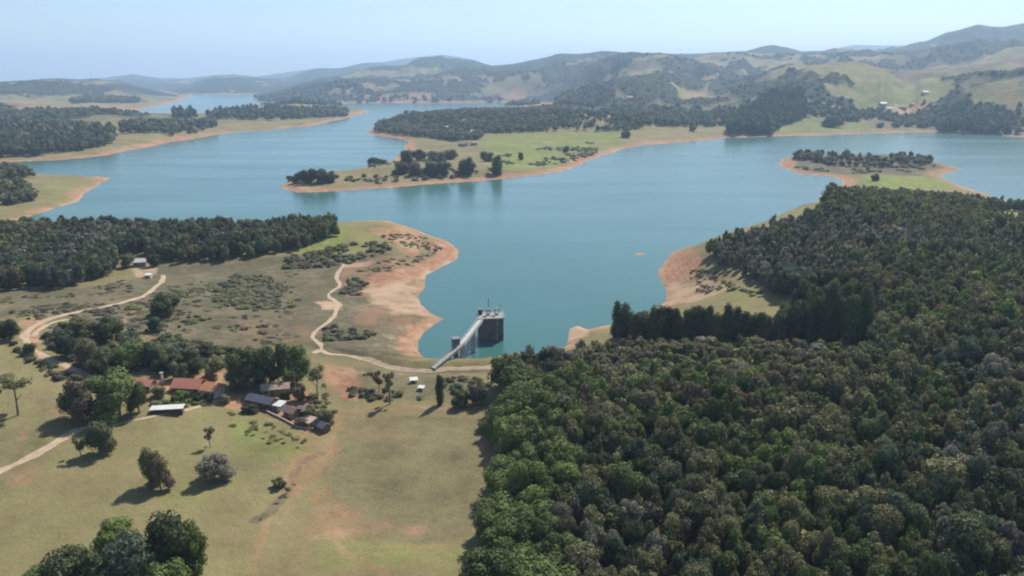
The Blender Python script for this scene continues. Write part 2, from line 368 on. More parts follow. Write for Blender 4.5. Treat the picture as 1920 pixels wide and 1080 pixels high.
def brk(nt, name, n, lo=0.38, hi=0.62, amt=0.9):
    """a mask whose edge is broken up by noise"""
    a = attr(nt, name); d = mulv(nt, mulv(nt, n, 0.5, 'SUBTRACT'), amt)
    return mulv(nt, ramp(nt, mulv(nt, a, d, 'ADD'), lo, hi), ramp(nt, a, 0.0, 0.12))
def ground_mat(nt, b):
    big = noise(nt, 0.035, 5); mid = noise(nt, 0.22, 5, 0.6); fine = noise(nt, 1.6, 5, 0.7); huge = noise(nt, 0.006, 5)
    g = mixc(nt, ramp(nt, big.outputs[0], 0.35, 0.65), (0.222, 0.180, 0.087), (0.170, 0.157, 0.068))
    g = mixc(nt, ramp(nt, mid.outputs[0], 0.42, 0.7, 0, 0.55), g, (0.225, 0.178, 0.098))
    g = mixc(nt, ramp(nt, huge.outputs[0], 0.4, 0.65, 0, 0.35), g, (0.135, 0.125, 0.055))
    lu = mixc(nt, ramp(nt, mid.outputs[0], 0.35, 0.65), (0.21, 0.215, 0.055), (0.13, 0.165, 0.05))
    brn = noise(nt, 0.12, 6, 0.68).outputs[0]; brf = noise(nt, 0.02, 7, 0.7).outputs[0]
    g = mixc(nt, brk(nt, 'lush', brn, .2, .9), g, lu)
    sc = mixc(nt, ramp(nt, mid.outputs[0], 0.38, 0.62), (0.165, 0.125, 0.082), (0.095, 0.092, 0.048))
    sc = mixc(nt, ramp(nt, noise(nt, 0.06, 6, 0.72).outputs[0], 0.46, 0.60, 0, 0.75), sc, (0.082, 0.088, 0.042))
    sc = mixc(nt, ramp(nt, fine.outputs[0], 0.45, 0.7, 0, 0.5), sc, (0.19, 0.15, 0.10))
    g = mixc(nt, brk(nt, 'scrub', brn, .2, .8, 1.2), g, sc)
    so_ = mixc(nt, ramp(nt, mid.outputs[0], 0.35, 0.7), (0.315, 0.145, 0.074), (0.335, 0.21, 0.13))
    gp = nn(nt, 'ShaderNodeNewGeometry'); sx = nn(nt, 'ShaderNodeSeparateXYZ'); nt.links.new(gp.outputs['Position'], sx.inputs[0])
    wz = mulv(nt, mulv(nt, sx.outputs[2], 5.0), mulv(nt, brn, 22.0), 'ADD'); st = mulv(nt, wz, 0, 'SINE')
    so_ = mixc(nt, ramp(nt, st, -0.2, 0.9, 0.0, 0.25), so_, (0.43, 0.31, 0.215)); so_ = mixc(nt, ramp(nt, st, -1.0, -0.4, 0.35, 0.0), so_, (0.24, 0.115, 0.065))
    sf = brk(nt, 'soil', brn, .2, .85, 1.5)
    g = mixc(nt, sf, g, so_)
    sa = mixc(nt, ramp(nt, fine.outputs[0], 0.35, 0.7), (0.41, 0.30, 0.195), (0.35, 0.22, 0.135))
    g = mixc(nt, brk(nt, 'sand', brn, .3, .75, 1.9), g, sa)
    wd = mixc(nt, ramp(nt, noise(nt, 0.03, 6, 0.75).outputs[0], 0.38, 0.64), (0.016, 0.024, 0.013), (0.050, 0.058, 0.028))
    g = mixc(nt, brk(nt, 'wood', brf, .4, .56, 1.2), g, wd)
    g = mixc(nt, 0.5, g, ramp(nt, fine.outputs[0], 0.3, 0.75, 0.6, 1.5), 'MULTIPLY') if False else g
    f2 = mulv(nt, ramp(nt, fine.outputs[0], 0.32, 0.7, 0.83, 1.13), mulv(nt, ramp(nt, noise(nt, 0.07, 6, 0.7).outputs[0], 0.3, 0.7, 0.78, 1.18), ramp(nt, noise(nt, 0.018, 5, 0.6).outputs[0], 0.35, 0.65, 0.88, 1.12)))
    cm = nn(nt, 'ShaderNodeVectorMath', operation='SCALE'); nt.links.new(g, cm.inputs[0]); nt.links.new(f2, cm.inputs['Scale'])
    nt.links.new(cm.outputs[0], b.inputs['Base Color']); b.inputs['Roughness'].default_value = 0.95
    b.inputs['Specular IOR Level'].default_value = 0.1
    bump(nt, b, mulv(nt, mid.outputs[0], mulv(nt, fine.outputs[0], 0.5), 'ADD'), 0.6, 0.9)
M_ground = mat('ground', ground_mat)

def mesh_from(name, V, Fq, mats, attrs=None, mi=None, smooth=False):
    me = bpy.data.meshes.new(name); nv = len(V); nf = len(Fq); k = Fq.shape[1]
    me.vertices.add(nv); me.vertices.foreach_set('co', np.ascontiguousarray(V, np.float32).ravel())
    me.loops.add(nf * k); me.loops.foreach_set('vertex_index', np.ascontiguousarray(Fq, np.int32).ravel())
    me.polygons.add(nf); me.polygons.foreach_set('loop_start', np.arange(0, nf * k, k, dtype=np.int32))
    if mi is not None: me.polygons.foreach_set('material_index', np.ascontiguousarray(mi, np.int32))
    for n, a in (attrs or {}).items():
        at = me.attributes.new(n, 'FLOAT', 'POINT'); at.data.foreach_set('value', np.ascontiguousarray(a, np.float32).ravel())
    for m in mats: me.materials.append(m)
    me.polygons.foreach_set('use_smooth', np.full(nf, smooth))
    me.update(calc_edges=True); return me
def link(name, me, parent=None, loc=None, rot=None):
    o = bpy.data.objects.new(name, me); COL.objects.link(o)
    if parent is not None: o.parent = parent
    if loc is not None: o.location = loc
    if rot is not None: o.rotation_euler = rot
    return o
def tag(o, label=None, cat=None, group=None, kind=None):
    if label: o['label'] = label
    if cat: o['category'] = cat
    if group: o['group'] = group
    if kind: o['kind'] = kind
    return o
def empty(name, loc, rz=0):
    o = bpy.data.objects.new(name, None); COL.objects.link(o); o.location = loc; o.rotation_euler = (0, 0, rz)
    o.empty_display_size = 1; return o

nr, nt_ = X.shape
ii, jj = np.meshgrid(np.arange(nr - 1), np.arange(nt_), indexing='ij'); j2 = (jj + 1) % nt_
FQ = np.stack([ii * nt_ + jj, (ii + 1) * nt_ + jj, (ii + 1) * nt_ + j2, ii * nt_ + j2], -1).reshape(-1, 4)[:, ::-1]
# wooded far hills carry their canopy
Zt = Z + wood * gx * (7 + 9 * fbm(X, Y, 34, 3, 260))
V = np.stack([X, Y, Zt], -1).reshape(-1, 3)
me = mesh_from('ground', V, FQ, [M_ground], {'soil': np.clip(soil, 0, 1), 'sand': np.clip(sand, 0, 1), 'lush': lush, 'scrub': scrub, 'wood': wood}, smooth=True)
tag(link('ground', me), kind='structure', label='rolling grassland and red soil banks round the reservoir with wooded hills behind')

# ------------------------------------------------------------------ water
def lanes(nt):
    g = nn(nt, 'ShaderNodeNewGeometry'); m = nn(nt, 'ShaderNodeMapping'); m.inputs['Scale'].default_value = (0.35, 1.6, 1); m.inputs['Rotation'].default_value = (0, 0, 0.35)
    nt.links.new(g.outputs['Position'], m.inputs[0]); return noise(nt, 0.011, 6, 0.6, coord=m.outputs[0]).outputs[0]
def water_mat(nt, b):
    b.inputs['Base Color'].default_value = (0.028, 0.115, 0.118, 1)
    big = noise(nt, 0.012, 4); col = mixc(nt, ramp(nt, big.outputs[0], 0.35, 0.65), (0.038, 0.116, 0.098), (0.044, 0.124, 0.108))
    nt.links.new(col, b.inputs['Base Color'])
    b.inputs['Roughness'].default_value = 0.12; nt.links.new(ramp(nt, lanes(nt), 0.35, 0.7, 0.15, 0.25), b.inputs['Roughness']); b.inputs['IOR'].default_value = 1.33
    n1 = noise(nt, 0.9, 3, 0.5); bump(nt, b, n1.outputs[0], 0.5, 0.16)
M_water = mat('water', water_mat)
Vw = np.array([(-9000, 60, 0), (9000, 60, 0), (9000, 14000, 0), (-9000, 14000, 0)], float); Fw = np.array([(3, 2, 1, 0)])
tag(link('water', mesh_from('water', Vw, Fw[:, ::-1], [M_water])), kind='structure', label='calm teal reservoir water winding between wooded peninsulas')
# ------------------------------------------------------------------ foliage
def foliage_mat(name, c1, c2, bright=0.5):
    def f(nt, b):
        tc = nn(nt, 'ShaderNodeTexCoord'); n1 = noise(nt, 0.55, 3, 0.6)
        oi = nn(nt, 'ShaderNodeObjectInfo')
        rv = mulv(nt, mulv(nt, oi.outputs['Random'], attr(nt, 'tint'), 'ADD'), 1.0, 'FRACT')
        c = mixc(nt, ramp(nt, n1.outputs[0], 0.35, 0.65), c1, c2)
        s = ramp(nt, rv, 0, 1, 0.74, 1.55)
        s = mulv(nt, s, ramp(nt, attr(nt, 'leaf'), 0, 1, 0.75, 1.3))
        cm = nn(nt, 'ShaderNodeVectorMath', operation='SCALE'); nt.links.new(c, cm.inputs[0]); nt.links.new(s, cm.inputs['Scale'])
        nt.links.new(cm.outputs[0], b.inputs['Base Color']); b.inputs['Roughness'].default_value = 0.75
        b.inputs['Specular IOR Level'].default_value = 0.25
        tr = nn(nt, 'ShaderNodeBsdfTranslucent'); nt.links.new(cm.outputs[0], tr.inputs[0])
        mx = nn(nt, 'ShaderNodeMixShader'); mx.inputs[0].default_value = 0.3
        out = nt.nodes['Material Output']; nt.links.new(b.outputs[0], mx.inputs[1]); nt.links.new(tr.outputs[0], mx.inputs[2])
        nt.links.new(mx.outputs[0], out.inputs['Surface'])
    return mat(name, f)
FOL = {
    'dark': foliage_mat('foliage_dark', (0.049, 0.063, 0.026), (0.083, 0.095, 0.039)),
    'olive': foliage_mat('foliage_olive', (0.110, 0.112, 0.046), (0.171, 0.165, 0.073)),
    'green': foliage_mat('foliage_green', (0.067, 0.100, 0.027), (0.122, 0.156, 0.044)),
    'lime': foliage_mat('foliage_lime', (0.091, 0.128, 0.027), (0.165, 0.200, 0.051)),
    'grey': foliage_mat('foliage_grey', (0.116, 0.112, 0.076), (0.177, 0.165, 0.116)),
    'brown': foliage_mat('foliage_brown', (0.104, 0.081, 0.051), (0.152, 0.120, 0.076)),
    'teal': foliage_mat('foliage_bluish', (0.051, 0.076, 0.041), (0.095, 0.117, 0.068)),
}
FK = list(FOL)
def bark_m(nt, b):
    n = noise(nt, 3.0, 4); nt.links.new(mixc(nt, n.outputs[0], (0.10, 0.075, 0.055), (0.24, 0.20, 0.165)), b.inputs['Base Color'])
    b.inputs['Roughness'].default_value = 0.9
M_bark = mat('bark', bark_m)

def ico(sub):
    import bmesh
    bm = bmesh.new(); bmesh.ops.create_icosphere(bm, subdivisions=sub, radius=1)
    v = np.array([q.co[:] for q in bm.verts]); f = np.array([[q.index for q in p.verts] for p in bm.faces]); bm.free(); return v, f
ICO1 = ico(1)
def crown(seed, kind, nl, nleaf, size):
    """unit crown (1 wide, 1 tall, standing on z=0) of leafy quads round several lobes"""
    q = np.random.default_rng(seed); L = []
    if kind == 'round':
        for k in range(nl):
            a = q.uniform(0, 2 * np.pi); rr = q.uniform(0.08, 0.34) if k else 0.02; h = q.uniform(0.24, 0.82) - rr * 0.5
            L.append((rr * np.cos(a), rr * np.sin(a), h, q.uniform(0.12, 0.22)))
        L.append((0, 0, 0.42, 0.27)); 
    elif kind == 'tall':
        for k in range(nl):
            h = 0.12 + 0.78 * k / (nl - 1); w = 0.33 * (1 - 0.62 * (h - 0.12) ** 1.5)
            a = q.uniform(0, 6.28); o = q.uniform(0.02, 0.14)
            L.append((o * np.cos(a), o * np.sin(a), h, w * q.uniform(0.8, 1.15)))
    elif kind == 'sparse':
        for k in range(nl):
            a = 2.4 * k + q.uniform(-.4, .4); rr = q.uniform(0.12, 0.36) if k > 1 else 0.08; h = 0.25 + 0.65 * q.uniform(0, 1)
            L.append((rr * np.cos(a), rr * np.sin(a), h, q.uniform(0.10, 0.16)))
    elif kind == 'flat':
        for k in range(nl):
            a = 2.4 * k; rr = q.uniform(0.2, 0.36) if k > 1 else 0.05; h = [0.86, 0.62, 0.42][k % 3] + q.uniform(-.04, .04)
            L.append((rr * np.cos(a), rr * np.sin(a), h, q.uniform(0.12, 0.17)))
    elif kind == 'shrub':
        for k in range(nl):
            a = q.uniform(0, 6.28); rr = q.uniform(0.0, 0.3)
            L.append((rr * np.cos(a), rr * np.sin(a), q.uniform(0.25, 0.6) - rr * .5, q.uniform(0.2, 0.3)))
    L = np.array(L); zs = 1.0 if kind != 'flat' else 0.55
    p = L[:, 3] ** 2; p /= p.sum()
    V, Fc, leaf = [], [], []
    idx = q.choice(len(L), nleaf * 2, p=p); d = q.normal(size=(nleaf * 2, 3)); d[:, 2] = d[:, 2] * 0.9 + 0.25
    d /= np.linalg.norm(d, axis=1)[:, None]
    pos = L[idx, :3] + d * (L[idx, 3] * q.uniform(0.84, 1.12, nleaf * 2))[:, None] * np.array([1, 1, zs])
    ins = np.zeros(len(pos), bool)
    for i in range(len(L)):
        dd = (pos - L[i, :3]) / np.array([1, 1, zs]); ins |= (np.linalg.norm(dd, axis=1) < L[i, 3] * 0.82)
    keep = np.nonzero(~ins & (pos[:, 2] > 0.01))[0][:nleaf]
    pos, d = pos[keep], d[keep]
    n = d + q.normal(size=d.shape) * 0.38; n /= np.linalg.norm(n, axis=1)[:, None]
    t = np.cross(n, q.normal(size=n.shape)); t /= np.linalg.norm(t, axis=1)[:, None]; bt = np.cross(n, t)
    s = (size * q.uniform(0.6, 1.3, len(pos)))[:, None]; s2 = s * q.uniform(0.5, 0.95, (len(pos), 1))
    quad = np.stack([pos + t * s, pos + bt * s2 + n * s * 0.15, pos - t * s * q.uniform(0.7, 1.1, (len(pos), 1)), pos - bt * s2 + n * s * 0.1], 1)
    V = quad.reshape(-1, 3); Fq = np.arange(len(V)).reshape(-1, 4); leaf = np.repeat(q.uniform(0, 1, len(pos)), 4)
    cv, cf = ICO1
    cf4 = np.concatenate([cf, cf[:, :1]], 1)
    for i in range(len(L)):
        c = cv * L[i, 3] * 0.84 * np.array([1, 1, zs]) * (1 + q.uniform(-.12, .12, (len(cv), 1))) + L[i, :3]
        # core triangles as quads with a doubled edge midpoint
        tri = c[cf]; m = (tri[:, 2] + tri[:, 0]) / 2; qd = np.stack([tri[:, 0], tri[:, 1], tri[:, 2], m], 1).reshape(-1, 3)
        Fq = np.concatenate([Fq, np.arange(len(qd)).reshape(-1, 4) + len(V)]); V = np.concatenate([V, qd]); leaf = np.concatenate([leaf, np.full(len(qd), 0.15)])
    V[:, 2] = (V[:, 2] - max(V[:, 2].min(), 0)) ; V[:, 2] /= V[:, 2].max()
    return V, Fq, leaf
def trunk_arr(seed, nlimb=4, lean=0.05, top=0.62):
    """tapered trunk with limbs; unit height, radii as fraction of height"""
    q = random.Random(seed); V, Fq = [], []
    def tube(p0, p1, r0, r1, bend, seg=4, n=6):
        base = len(V); ax = (p1 - p0).normalized(); u = ax.orthogonal().normalized(); w = ax.cross(u)
        for k in range(seg + 1):
            t = k / seg; c = p0.lerp(p1, t) + bend * math.sin(math.pi * t); rad = r0 + (r1 - r0) * t
            for i in range(n):
                a = 2 * math.pi * i / n; V.append(c + (u * math.cos(a) + w * math.sin(a)) * rad * q.uniform(.9, 1.1))
        for k in range(seg):
            for i in range(n):
                Fq.append((base + k * n + i, base + k * n + (i + 1) % n, base + (k + 1) * n + (i + 1) % n, base + (k + 1) * n + i))
    top_ = Vector((q.uniform(-lean, lean), q.uniform(-lean, lean), top)); bend = Vector((q.uniform(-lean, lean), q.uniform(-lean, lean), 0))
    tube(Vector((0, 0, -0.04)), top_, 0.026, 0.012, bend)
    for k in range(nlimb):
        a = 2.4 * k + q.uniform(-.5, .5); h = q.uniform(0.3, top * 0.95); p = Vector((0, 0, -0.04)).lerp(top_, (h + .04) / (top + .04)) + bend * math.sin(math.pi * (h + .04) / (top + .04))
        tube(p, p + Vector((math.cos(a) * 0.2, math.sin(a) * 0.2, q.uniform(0.1, 0.24))), 0.011, 0.004, Vector((0, 0, .02)), 3, 5)
    return np.array([v[:] for v in V]), np.array(Fq)
# high detail crowns (shared mesh data), medium and low for the masses
HI = {k: [crown(100 + i * 7 + hash_, k, nl, n, s) for i in range(c)] for k, nl, n, s, c, hash_ in
      [('round', 16, 1900, 0.028, 9, 0), ('tall', 7, 1300, 0.030, 4, 1), ('sparse', 9, 620, 0.030, 3, 2), ('flat', 9, 560, 0.032, 2, 3), ('shrub', 6, 500, 0.05, 3, 4)]}
MD = {'round': [crown(300 + i, 'round', 9, 330, 0.055) for i in range(8)], 'shrub': [crown(330 + i, 'shrub', 4, 110, 0.085) for i in range(4)]}
LO = {'round': [crown(400 + i, 'round', 4, 80, 0.10) for i in range(6)], 'shrub': [crown(430 + i, 'shrub', 3, 40, 0.13) for i in range(3)]}
TR = [trunk_arr(i, 5, 0.05) for i in range(5)]
_mc = {}
def crown_mesh(kind, i, var):
    k = (kind, i % len(HI[kind]), var)
    if k not in _mc:
        V, Fq, leaf = HI[kind][k[1]]; _mc[k] = mesh_from('crown_' + kind, V, Fq, [FOL[var]], {'leaf': leaf})
    return _mc[k]
_tm = [mesh_from('trunk', v, f, [M_bark], smooth=True) for v, f in TR]
def mat4(sx, sy, sz, z=0.0):
    return Matrix.Translation((0, 0, z)) @ Matrix.Diagonal((sx, sy, sz, 1))
NTREE = 0
def tree(x, y, h, w, var, kind='round', label='', group=None, name='tree', cat='tree', z=None, base=None, tw=1.0):
    """a tree: trunk with limbs and a leafy crown; base = height of the crown's underside as a share of h"""
    global NTREE; NTREE += 1
    z = gz(x, y) if z is None else z
    o = empty(name, (x, y, z), random.uniform(0, 6.28)); tag(o, label, cat, group)
    if base is None: base = {'round': 0.07, 'tall': 0.05, 'sparse': 0.32, 'flat': 0.5, 'shrub': 0.0}[kind]
    c = link('foliage' if kind == 'shrub' else 'crown', crown_mesh(kind, random.randrange(36), var), o)
    f = 1.0 if kind != 'tall' else 1.25
    c.matrix_local = mat4(w * f * random.uniform(.92, 1.1), w * f * random.uniform(.92, 1.1), h * (1 - base), h * base - 0.15)
    if kind != 'shrub':
        t = link('trunk', _tm[random.randrange(5)], o); t.matrix_local = mat4(h * tw, h * tw, h)
    return o
def tree_px(px, py, hpx, wpx, var, kind='round', label='', group=None, **k):
    x, y, z = hit(px, py); d = math.sqrt(x * x + y * y + (CAMZ - z) ** 2); s = d / F * 0.985
    dep = math.atan2(CAMZ - z, math.hypot(x, y))
    w = wpx * s; h = max((hpx * s - 0.5 * w * math.sin(dep) * 0.6) / math.cos(dep), 0.55 * w)
    return tree(x, y, h, w, var, kind, label, group, z=z, **k)

ROADA = [(306, 516), (302, 528), (290, 540), (268, 555), (230, 567), (190, 576), (150, 584), (115, 592), (82, 603), (60, 615), (47, 630), (50, 646), (72, 662), (110, 682), (150, 696), (188, 710)]
ROADC = [(645, 495), (630, 520), (637, 535), (616, 553), (630, 568), (628, 590), (612, 606), (592, 620), (586, 634), (600, 645), (604, 656), (620, 664), (655, 668), (690, 675), (715, 684), (740, 691), (780, 696), (840, 693), (905, 689), (960, 684)]
ROADW = [wpoly(ROADA), wpoly(ROADC), wpoly([(128, 599), (104, 604), (84, 612), (70, 622), (60, 632)])]
def scatter(poly, spacing, holes=(), seed=1, jit=0.42, dens=None):
    P = wpoly(poly) if not isinstance(poly, np.ndarray) else poly; q = np.random.default_rng(seed)
    (x0, y0), (x1, y1) = P.min(0), P.max(0)
    xs, ys = np.meshgrid(np.arange(x0, x1, spacing), np.arange(y0, y1, spacing * 0.87))
    xs = xs + (np.arange(xs.shape[0])[:, None] % 2) * spacing / 2
    xs = (xs + q.uniform(-jit, jit, xs.shape) * spacing).ravel(); ys = (ys + q.uniform(-jit, jit, ys.shape) * spacing).ravel()
    th = np.abs(np.arctan2(xs, ys)); k = (poly_sd(P, xs, ys) > 0) & (th < R(43)); xs, ys = xs[k], ys[k]
    k = grid(SDM, xs, ys) > 3
    if y0 < 500:
        for L_ in ROADW: k &= line_d(L_, xs, ys) > 2.6
    for hp in holes: k &= poly_sd(hp, xs, ys) < 0
    if dens is not None: k &= q.uniform(0, 1, len(xs)) < dens(xs, ys)
    return xs[k], ys[k]
def mass(name, xs, ys, hs, ws, vs, lod, kind, label, base=0.1, cat=None):
    """many crowns nobody could count, as one object"""
    q = np.random.default_rng(len(xs)); T = lod[kind]; ti = q.integers(0, len(T), len(xs)); zs = grid(Z, xs, ys)
    VV, FF, MI, LE, TI = [], [], [], [], []; off = 0
    for t in range(len(T)):
        s = np.nonzero(ti == t)[0]
        if not len(s): continue
        V, Fq, leaf = T[t]; a = q.uniform(0, 6.28, len(s)); ca, sa = np.cos(a)[:, None], np.sin(a)[:, None]
        ax = q.uniform(.88, 1.14, len(s))[:, None]
        x = (V[None, :, 0] * ca - V[None, :, 1] * sa) * ws[s][:, None] * ax + xs[s][:, None]
        y = (V[None, :, 0] * sa + V[None, :, 1] * ca) * ws[s][:, None] / ax + ys[s][:, None]
        z = V[None, :, 2] * (hs[s] * (1 - base))[:, None] + (zs[s] + hs[s] * base - 0.4)[:, None]
        VV.append(np.stack([x, y, z], -1).reshape(-1, 3))
        FF.append((Fq[None] + (np.arange(len(s)) * len(V))[:, None, None]).reshape(-1, 4) + off); off += len(s) * len(V)
        MI.append(np.repeat(vs[s], len(Fq))); LE.append(np.tile(leaf, len(s))); TI.append(np.repeat(q.uniform(0, 1, len(s)), len(V)))
    me = mesh_from(name, np.concatenate(VV), np.concatenate(FF), [FOL[k] for k in FK], {'leaf': np.concatenate(LE), 'tint': np.concatenate(TI)}, mi=np.concatenate(MI))
    return tag(link(name, me), label, cat, kind='stuff')
def pick(xs, ys, weights, seed, sc=60):
    """species in drifts: noise plus chance"""
    q = np.random.default_rng(seed); names = list(weights); w = np.array([weights[n] for n in names], float); w /= w.sum(); c = np.cumsum(w)
    v = np.clip((fbm(xs, ys, sc, 3, seed) - 0.5) * 1.7 + 0.5 + q.uniform(-.33, .33, len(xs)), 0, 0.9999)
    v = np.argsort(np.argsort(v)) / max(len(v), 1)
    return np.array([FK.index(names[min(int(np.searchsorted(c, t)), len(names) - 1)]) for t in v])

# ---- right forest
RF = [(900, 1140), (904, 1080), (912, 1000), (936, 940), (950, 890), (942, 850), (928, 812), (945, 765), (948, 730), (965, 704), (1010, 694), (1072, 678), (1092, 655), (1200, 652), (1620, 660),
      (1650, 560), (1560, 548), (1450, 560), (1420, 528), (1345, 502), (1328, 478), (1350, 466), (1410, 450), (1460, 436), (1508, 418), (1540, 398), (1568, 370), (1600, 366), (1700, 372), (1790, 380), (1850, 392), (2000, 402), (2300, 420)]
RFw = np.concatenate([wpoly(RF), [[900, 300], [300, 60], [60, 60]]]); RFw[0] = RFw[1] * 0.8
clear1 = wpoly([(1835, 398), (1880, 396), (1960, 402), (1970, 432), (1900, 425), (1850, 412)])
clear2 = wpoly([(1610, 640), (1660, 590), (1690, 560), (1700, 562), (1670, 600), (1630, 650)])
xs, ys = scatter(RFw, 4.35, [clear1, clear2], 11)
r = np.hypot(xs, ys); q = np.random.default_rng(5)
lowolive = poly_sd(wpoly([(1000, 690), (1080, 652), (1640, 655), (1620, 720), (1400, 740), (1150, 720)]), xs, ys) > 0
ws = q.uniform(4.4, 7.8, len(xs)) * (0.9 + 0.35 * fbm(xs, ys, 50, 2, 8)); ws[lowolive] *= 0.8
hs = (6.6 + 5.0 * fbm(xs, ys, 45, 3, 12) + q.uniform(-1.0, 1.2, len(xs))) * np.where(lowolive, 0.5, 1)
big = q.uniform(0, 1, len(xs)) < 0.07; hs[big] *= 1.28; ws[big] *= 1.5
vs = pick(xs, ys, {'grey': 2.2, 'teal': 1.5, 'dark': 2.6, 'olive': 4.6, 'green': 2.2, 'lime': 0.8, 'brown': 0.7}, 3)
vs[lowolive] = q.choice([FK.index('olive'), FK.index('lime'), FK.index('grey')], lowolive.sum(), p=[.62, .2, .18])
fe = poly_sd(RFw, xs, ys)
edge = (fe < 16) & (ys < 215) & (xs < 30)
vs[edge] = np.where(q.uniform(0, 1, edge.sum()) < 0.7, FK.index('green'), FK.index('lime')); hs[edge] *= 1.0; ws[edge] *= 1.35
zz = grid(Z, xs, ys) + hs * 0.7; px, py = topix(xs, ys, zz); dist = np.sqrt(xs ** 2 + ys ** 2 + (CAMZ - zz) ** 2)
vis = (px > -40) & (px < 1960) & (py < 1115)
score = np.where(vis, ws / dist, 0); order = np.argsort(-score)
NIND = 285; ind = order[:NIND]; rest = np.ones(len(xs), bool); rest[ind] = False; rest &= ((dist > 105) | vis)
COLN = {'dark': 'dark green', 'olive': 'olive green', 'green': 'fresh green', 'lime': 'yellow-green', 'grey': 'greyish', 'brown': 'brownish', 'teal': 'bluish green'}
for k in ind:
    v = FK[vs[k]]; X_, Y_ = px[k], py[k]
    if fe[k] < 14 and X_ < 1100: where = 'on the forest edge beside the mown field' if Y_ < 900 else 'on the forest edge at the bottom of the photo'
    elif Y_ > 930: where = 'in the lowest part of the right hand forest' if X_ > 1500 else 'in the forest at the bottom centre'
    elif Y_ > 820: where = 'in the lower right forest' if X_ > 1500 else 'in the forest right of the mown field'
    else: where = 'in the middle of the right hand forest'
    sz = 'large' if ws[k] > 8.4 else 'small' if ws[k] < 5.4 else 'mid-sized'
    lb = f"{sz} {COLN[v]} broadleaf tree {where}"
    tree(xs[k], ys[k], hs[k], ws[k], v, 'round', lb, lb.replace('broadleaf tree', 'trees'))
for a, b, lod, lb in [(0, 330, MD, 'dense mixed forest canopy stretching up the right hand slope'), (330, 5000, LO, 'farther canopy of the right hand forest up to the lake ridge')]:
    s = rest & (r >= a) & (r < b); mass('forest', xs[s], ys[s], hs[s], ws[s], vs[s], lod, 'round', lb)
# ---- left wood
LW = [(-120, 552), (60, 545), (130, 540), (205, 514), (232, 484), (262, 478), (300, 492), (360, 494), (440, 488), (540, 470), (600, 456), (636, 442), (628, 424), (520, 430), (300, 434), (100, 430), (0, 436), (-150, 445)]
xs, ys = scatter(LW, 4.8, [], 21); q = np.random.default_rng(6)
ws = q.uniform(6, 9.5, len(xs)); hs = 6 + 6 * fbm(xs, ys, 40, 3, 14) + q.uniform(-1., 1.6, len(xs))
vs = pick(xs, ys, {'grey': 1.6, 'dark': 4, 'teal': 3, 'olive': 3, 'brown': 1, 'green': 1}, 5)
mass('forest', xs, ys, hs, ws, vs, MD, 'round', 'dark wood on the left between the dirt road and the lake')
# ---- farther woods, one mass each
def wood_(poly, sp, h, w, weights, seed, label, dens=None, lod=LO, kind='round', name='forest', jit=0.42):
    xs, ys = scatter(poly, sp, [], seed, jit, dens); q = np.random.default_rng(seed)
    if not len(xs): return
    ws = q.uniform(w[0], w[1], len(xs)); hs = q.uniform(h[0], h[1], len(xs)) * (0.7 + 0.6 * fbm(xs, ys, 60, 2, seed)); ws = ws * 1.25
    mass(name, xs, ys, hs, ws, pick(xs, ys, weights, seed), lod, kind, label)
DW = {'dark': 5, 'teal': 4, 'olive': 1.5, 'grey': 1}; MW = {'dark': 3, 'olive': 3, 'grey': 1.5, 'green': 1.5, 'teal': 1.5}
def patch(thr, sc, seed, w=0.06): return lambda x, y: sst(thr - w, thr + w, fbm(x, y, sc, 4, seed))
wood_([(703, 248), (760, 254), (850, 266), (905, 262), (905, 252), (1060, 246), (1180, 246), (1260, 236), (1340, 224), (1240, 206), (1020, 202), (860, 210), (740, 225), (702, 238)], 9, (7, 13), (8, 13), {'dark': 3, 'teal': 4, 'olive': 3, 'grey': 3}, 31,
      'dark wood covering the back of the central peninsula', lambda x, y: 0.08 + 0.92 * sst(0.42, 0.52, fbm(x, y, 110, 4, 5)))
wood_([(1362, 252), (1448, 254), (1462, 236), (1512, 216), (1505, 186), (1425, 196), (1385, 222)], 10, (20, 32), (13, 20), {'dark': 5, 'teal': 5}, 32, 'tall dark trees massed above the far shore')
wood_([(1180, 246), (1360, 236), (1380, 205), (1240, 200), (1170, 215)], 14, (12, 20), (11, 17), MW, 33, 'scattered tree belt behind the central peninsula', patch(0.47, 110, 33))
wood_([(1480, 216), (1620, 240), (1770, 240), (1760, 200), (1600, 185), (1480, 190)], 13, (10, 18), (10, 17), MW, 34, 'patchy trees on the pasture above the far shore', patch(0.53, 90, 36))
wood_([(1760, 250), (1890, 252), (1895, 225), (1850, 205), (1780, 210)], 11, (18, 28), (13, 19), DW, 35, 'dark wood by the water at the far right')
wood_([(1890, 252), (2050, 262), (2050, 210), (1890, 200)], 20, (12, 20), (11, 17), MW, 36, 'thin trees right of the dark shore wood', patch(0.5, 90, 39))
wood_([(1490, 301), (1560, 311), (1660, 315), (1742, 309), (1738, 300), (1650, 295), (1560, 292), (1495, 294)], 7, (6, 10), (7, 10), {'grey': 3, 'dark': 3, 'olive': 3, 'brown': 1.5}, 37, 'low grey-green wood on the small island spit', lambda x, y: .3 + .7 * sst(.38, .52, fbm(x, y, 40, 3, 81)))
bushes_spit = [(1475, 306), (1500, 318), (1600, 326), (1720, 322), (1765, 314), (1740, 308), (1660, 313), (1560, 309)]
wood_(bushes_spit, 6, (1.2, 4), (4, 9), {'brown': 2, 'grey': 3, 'olive': 3}, 82, 'brownish bushes on the near side of the island spit', patch(0.5, 30, 82, .1), kind='shrub', name='undergrowth')
wood_([(-80, 297), (60, 294), (150, 284), (212, 270), (214, 250), (130, 238), (0, 238), (-80, 244)], 10, (13, 20), (11, 16), DW, 38, 'dark wood on the far left bank')
wood_([(215, 262), (300, 262), (400, 246), (410, 236), (240, 232)], 13, (9, 15), (10, 15), MW, 39, 'patchy trees along the left bank', patch(0.46, 90, 41))
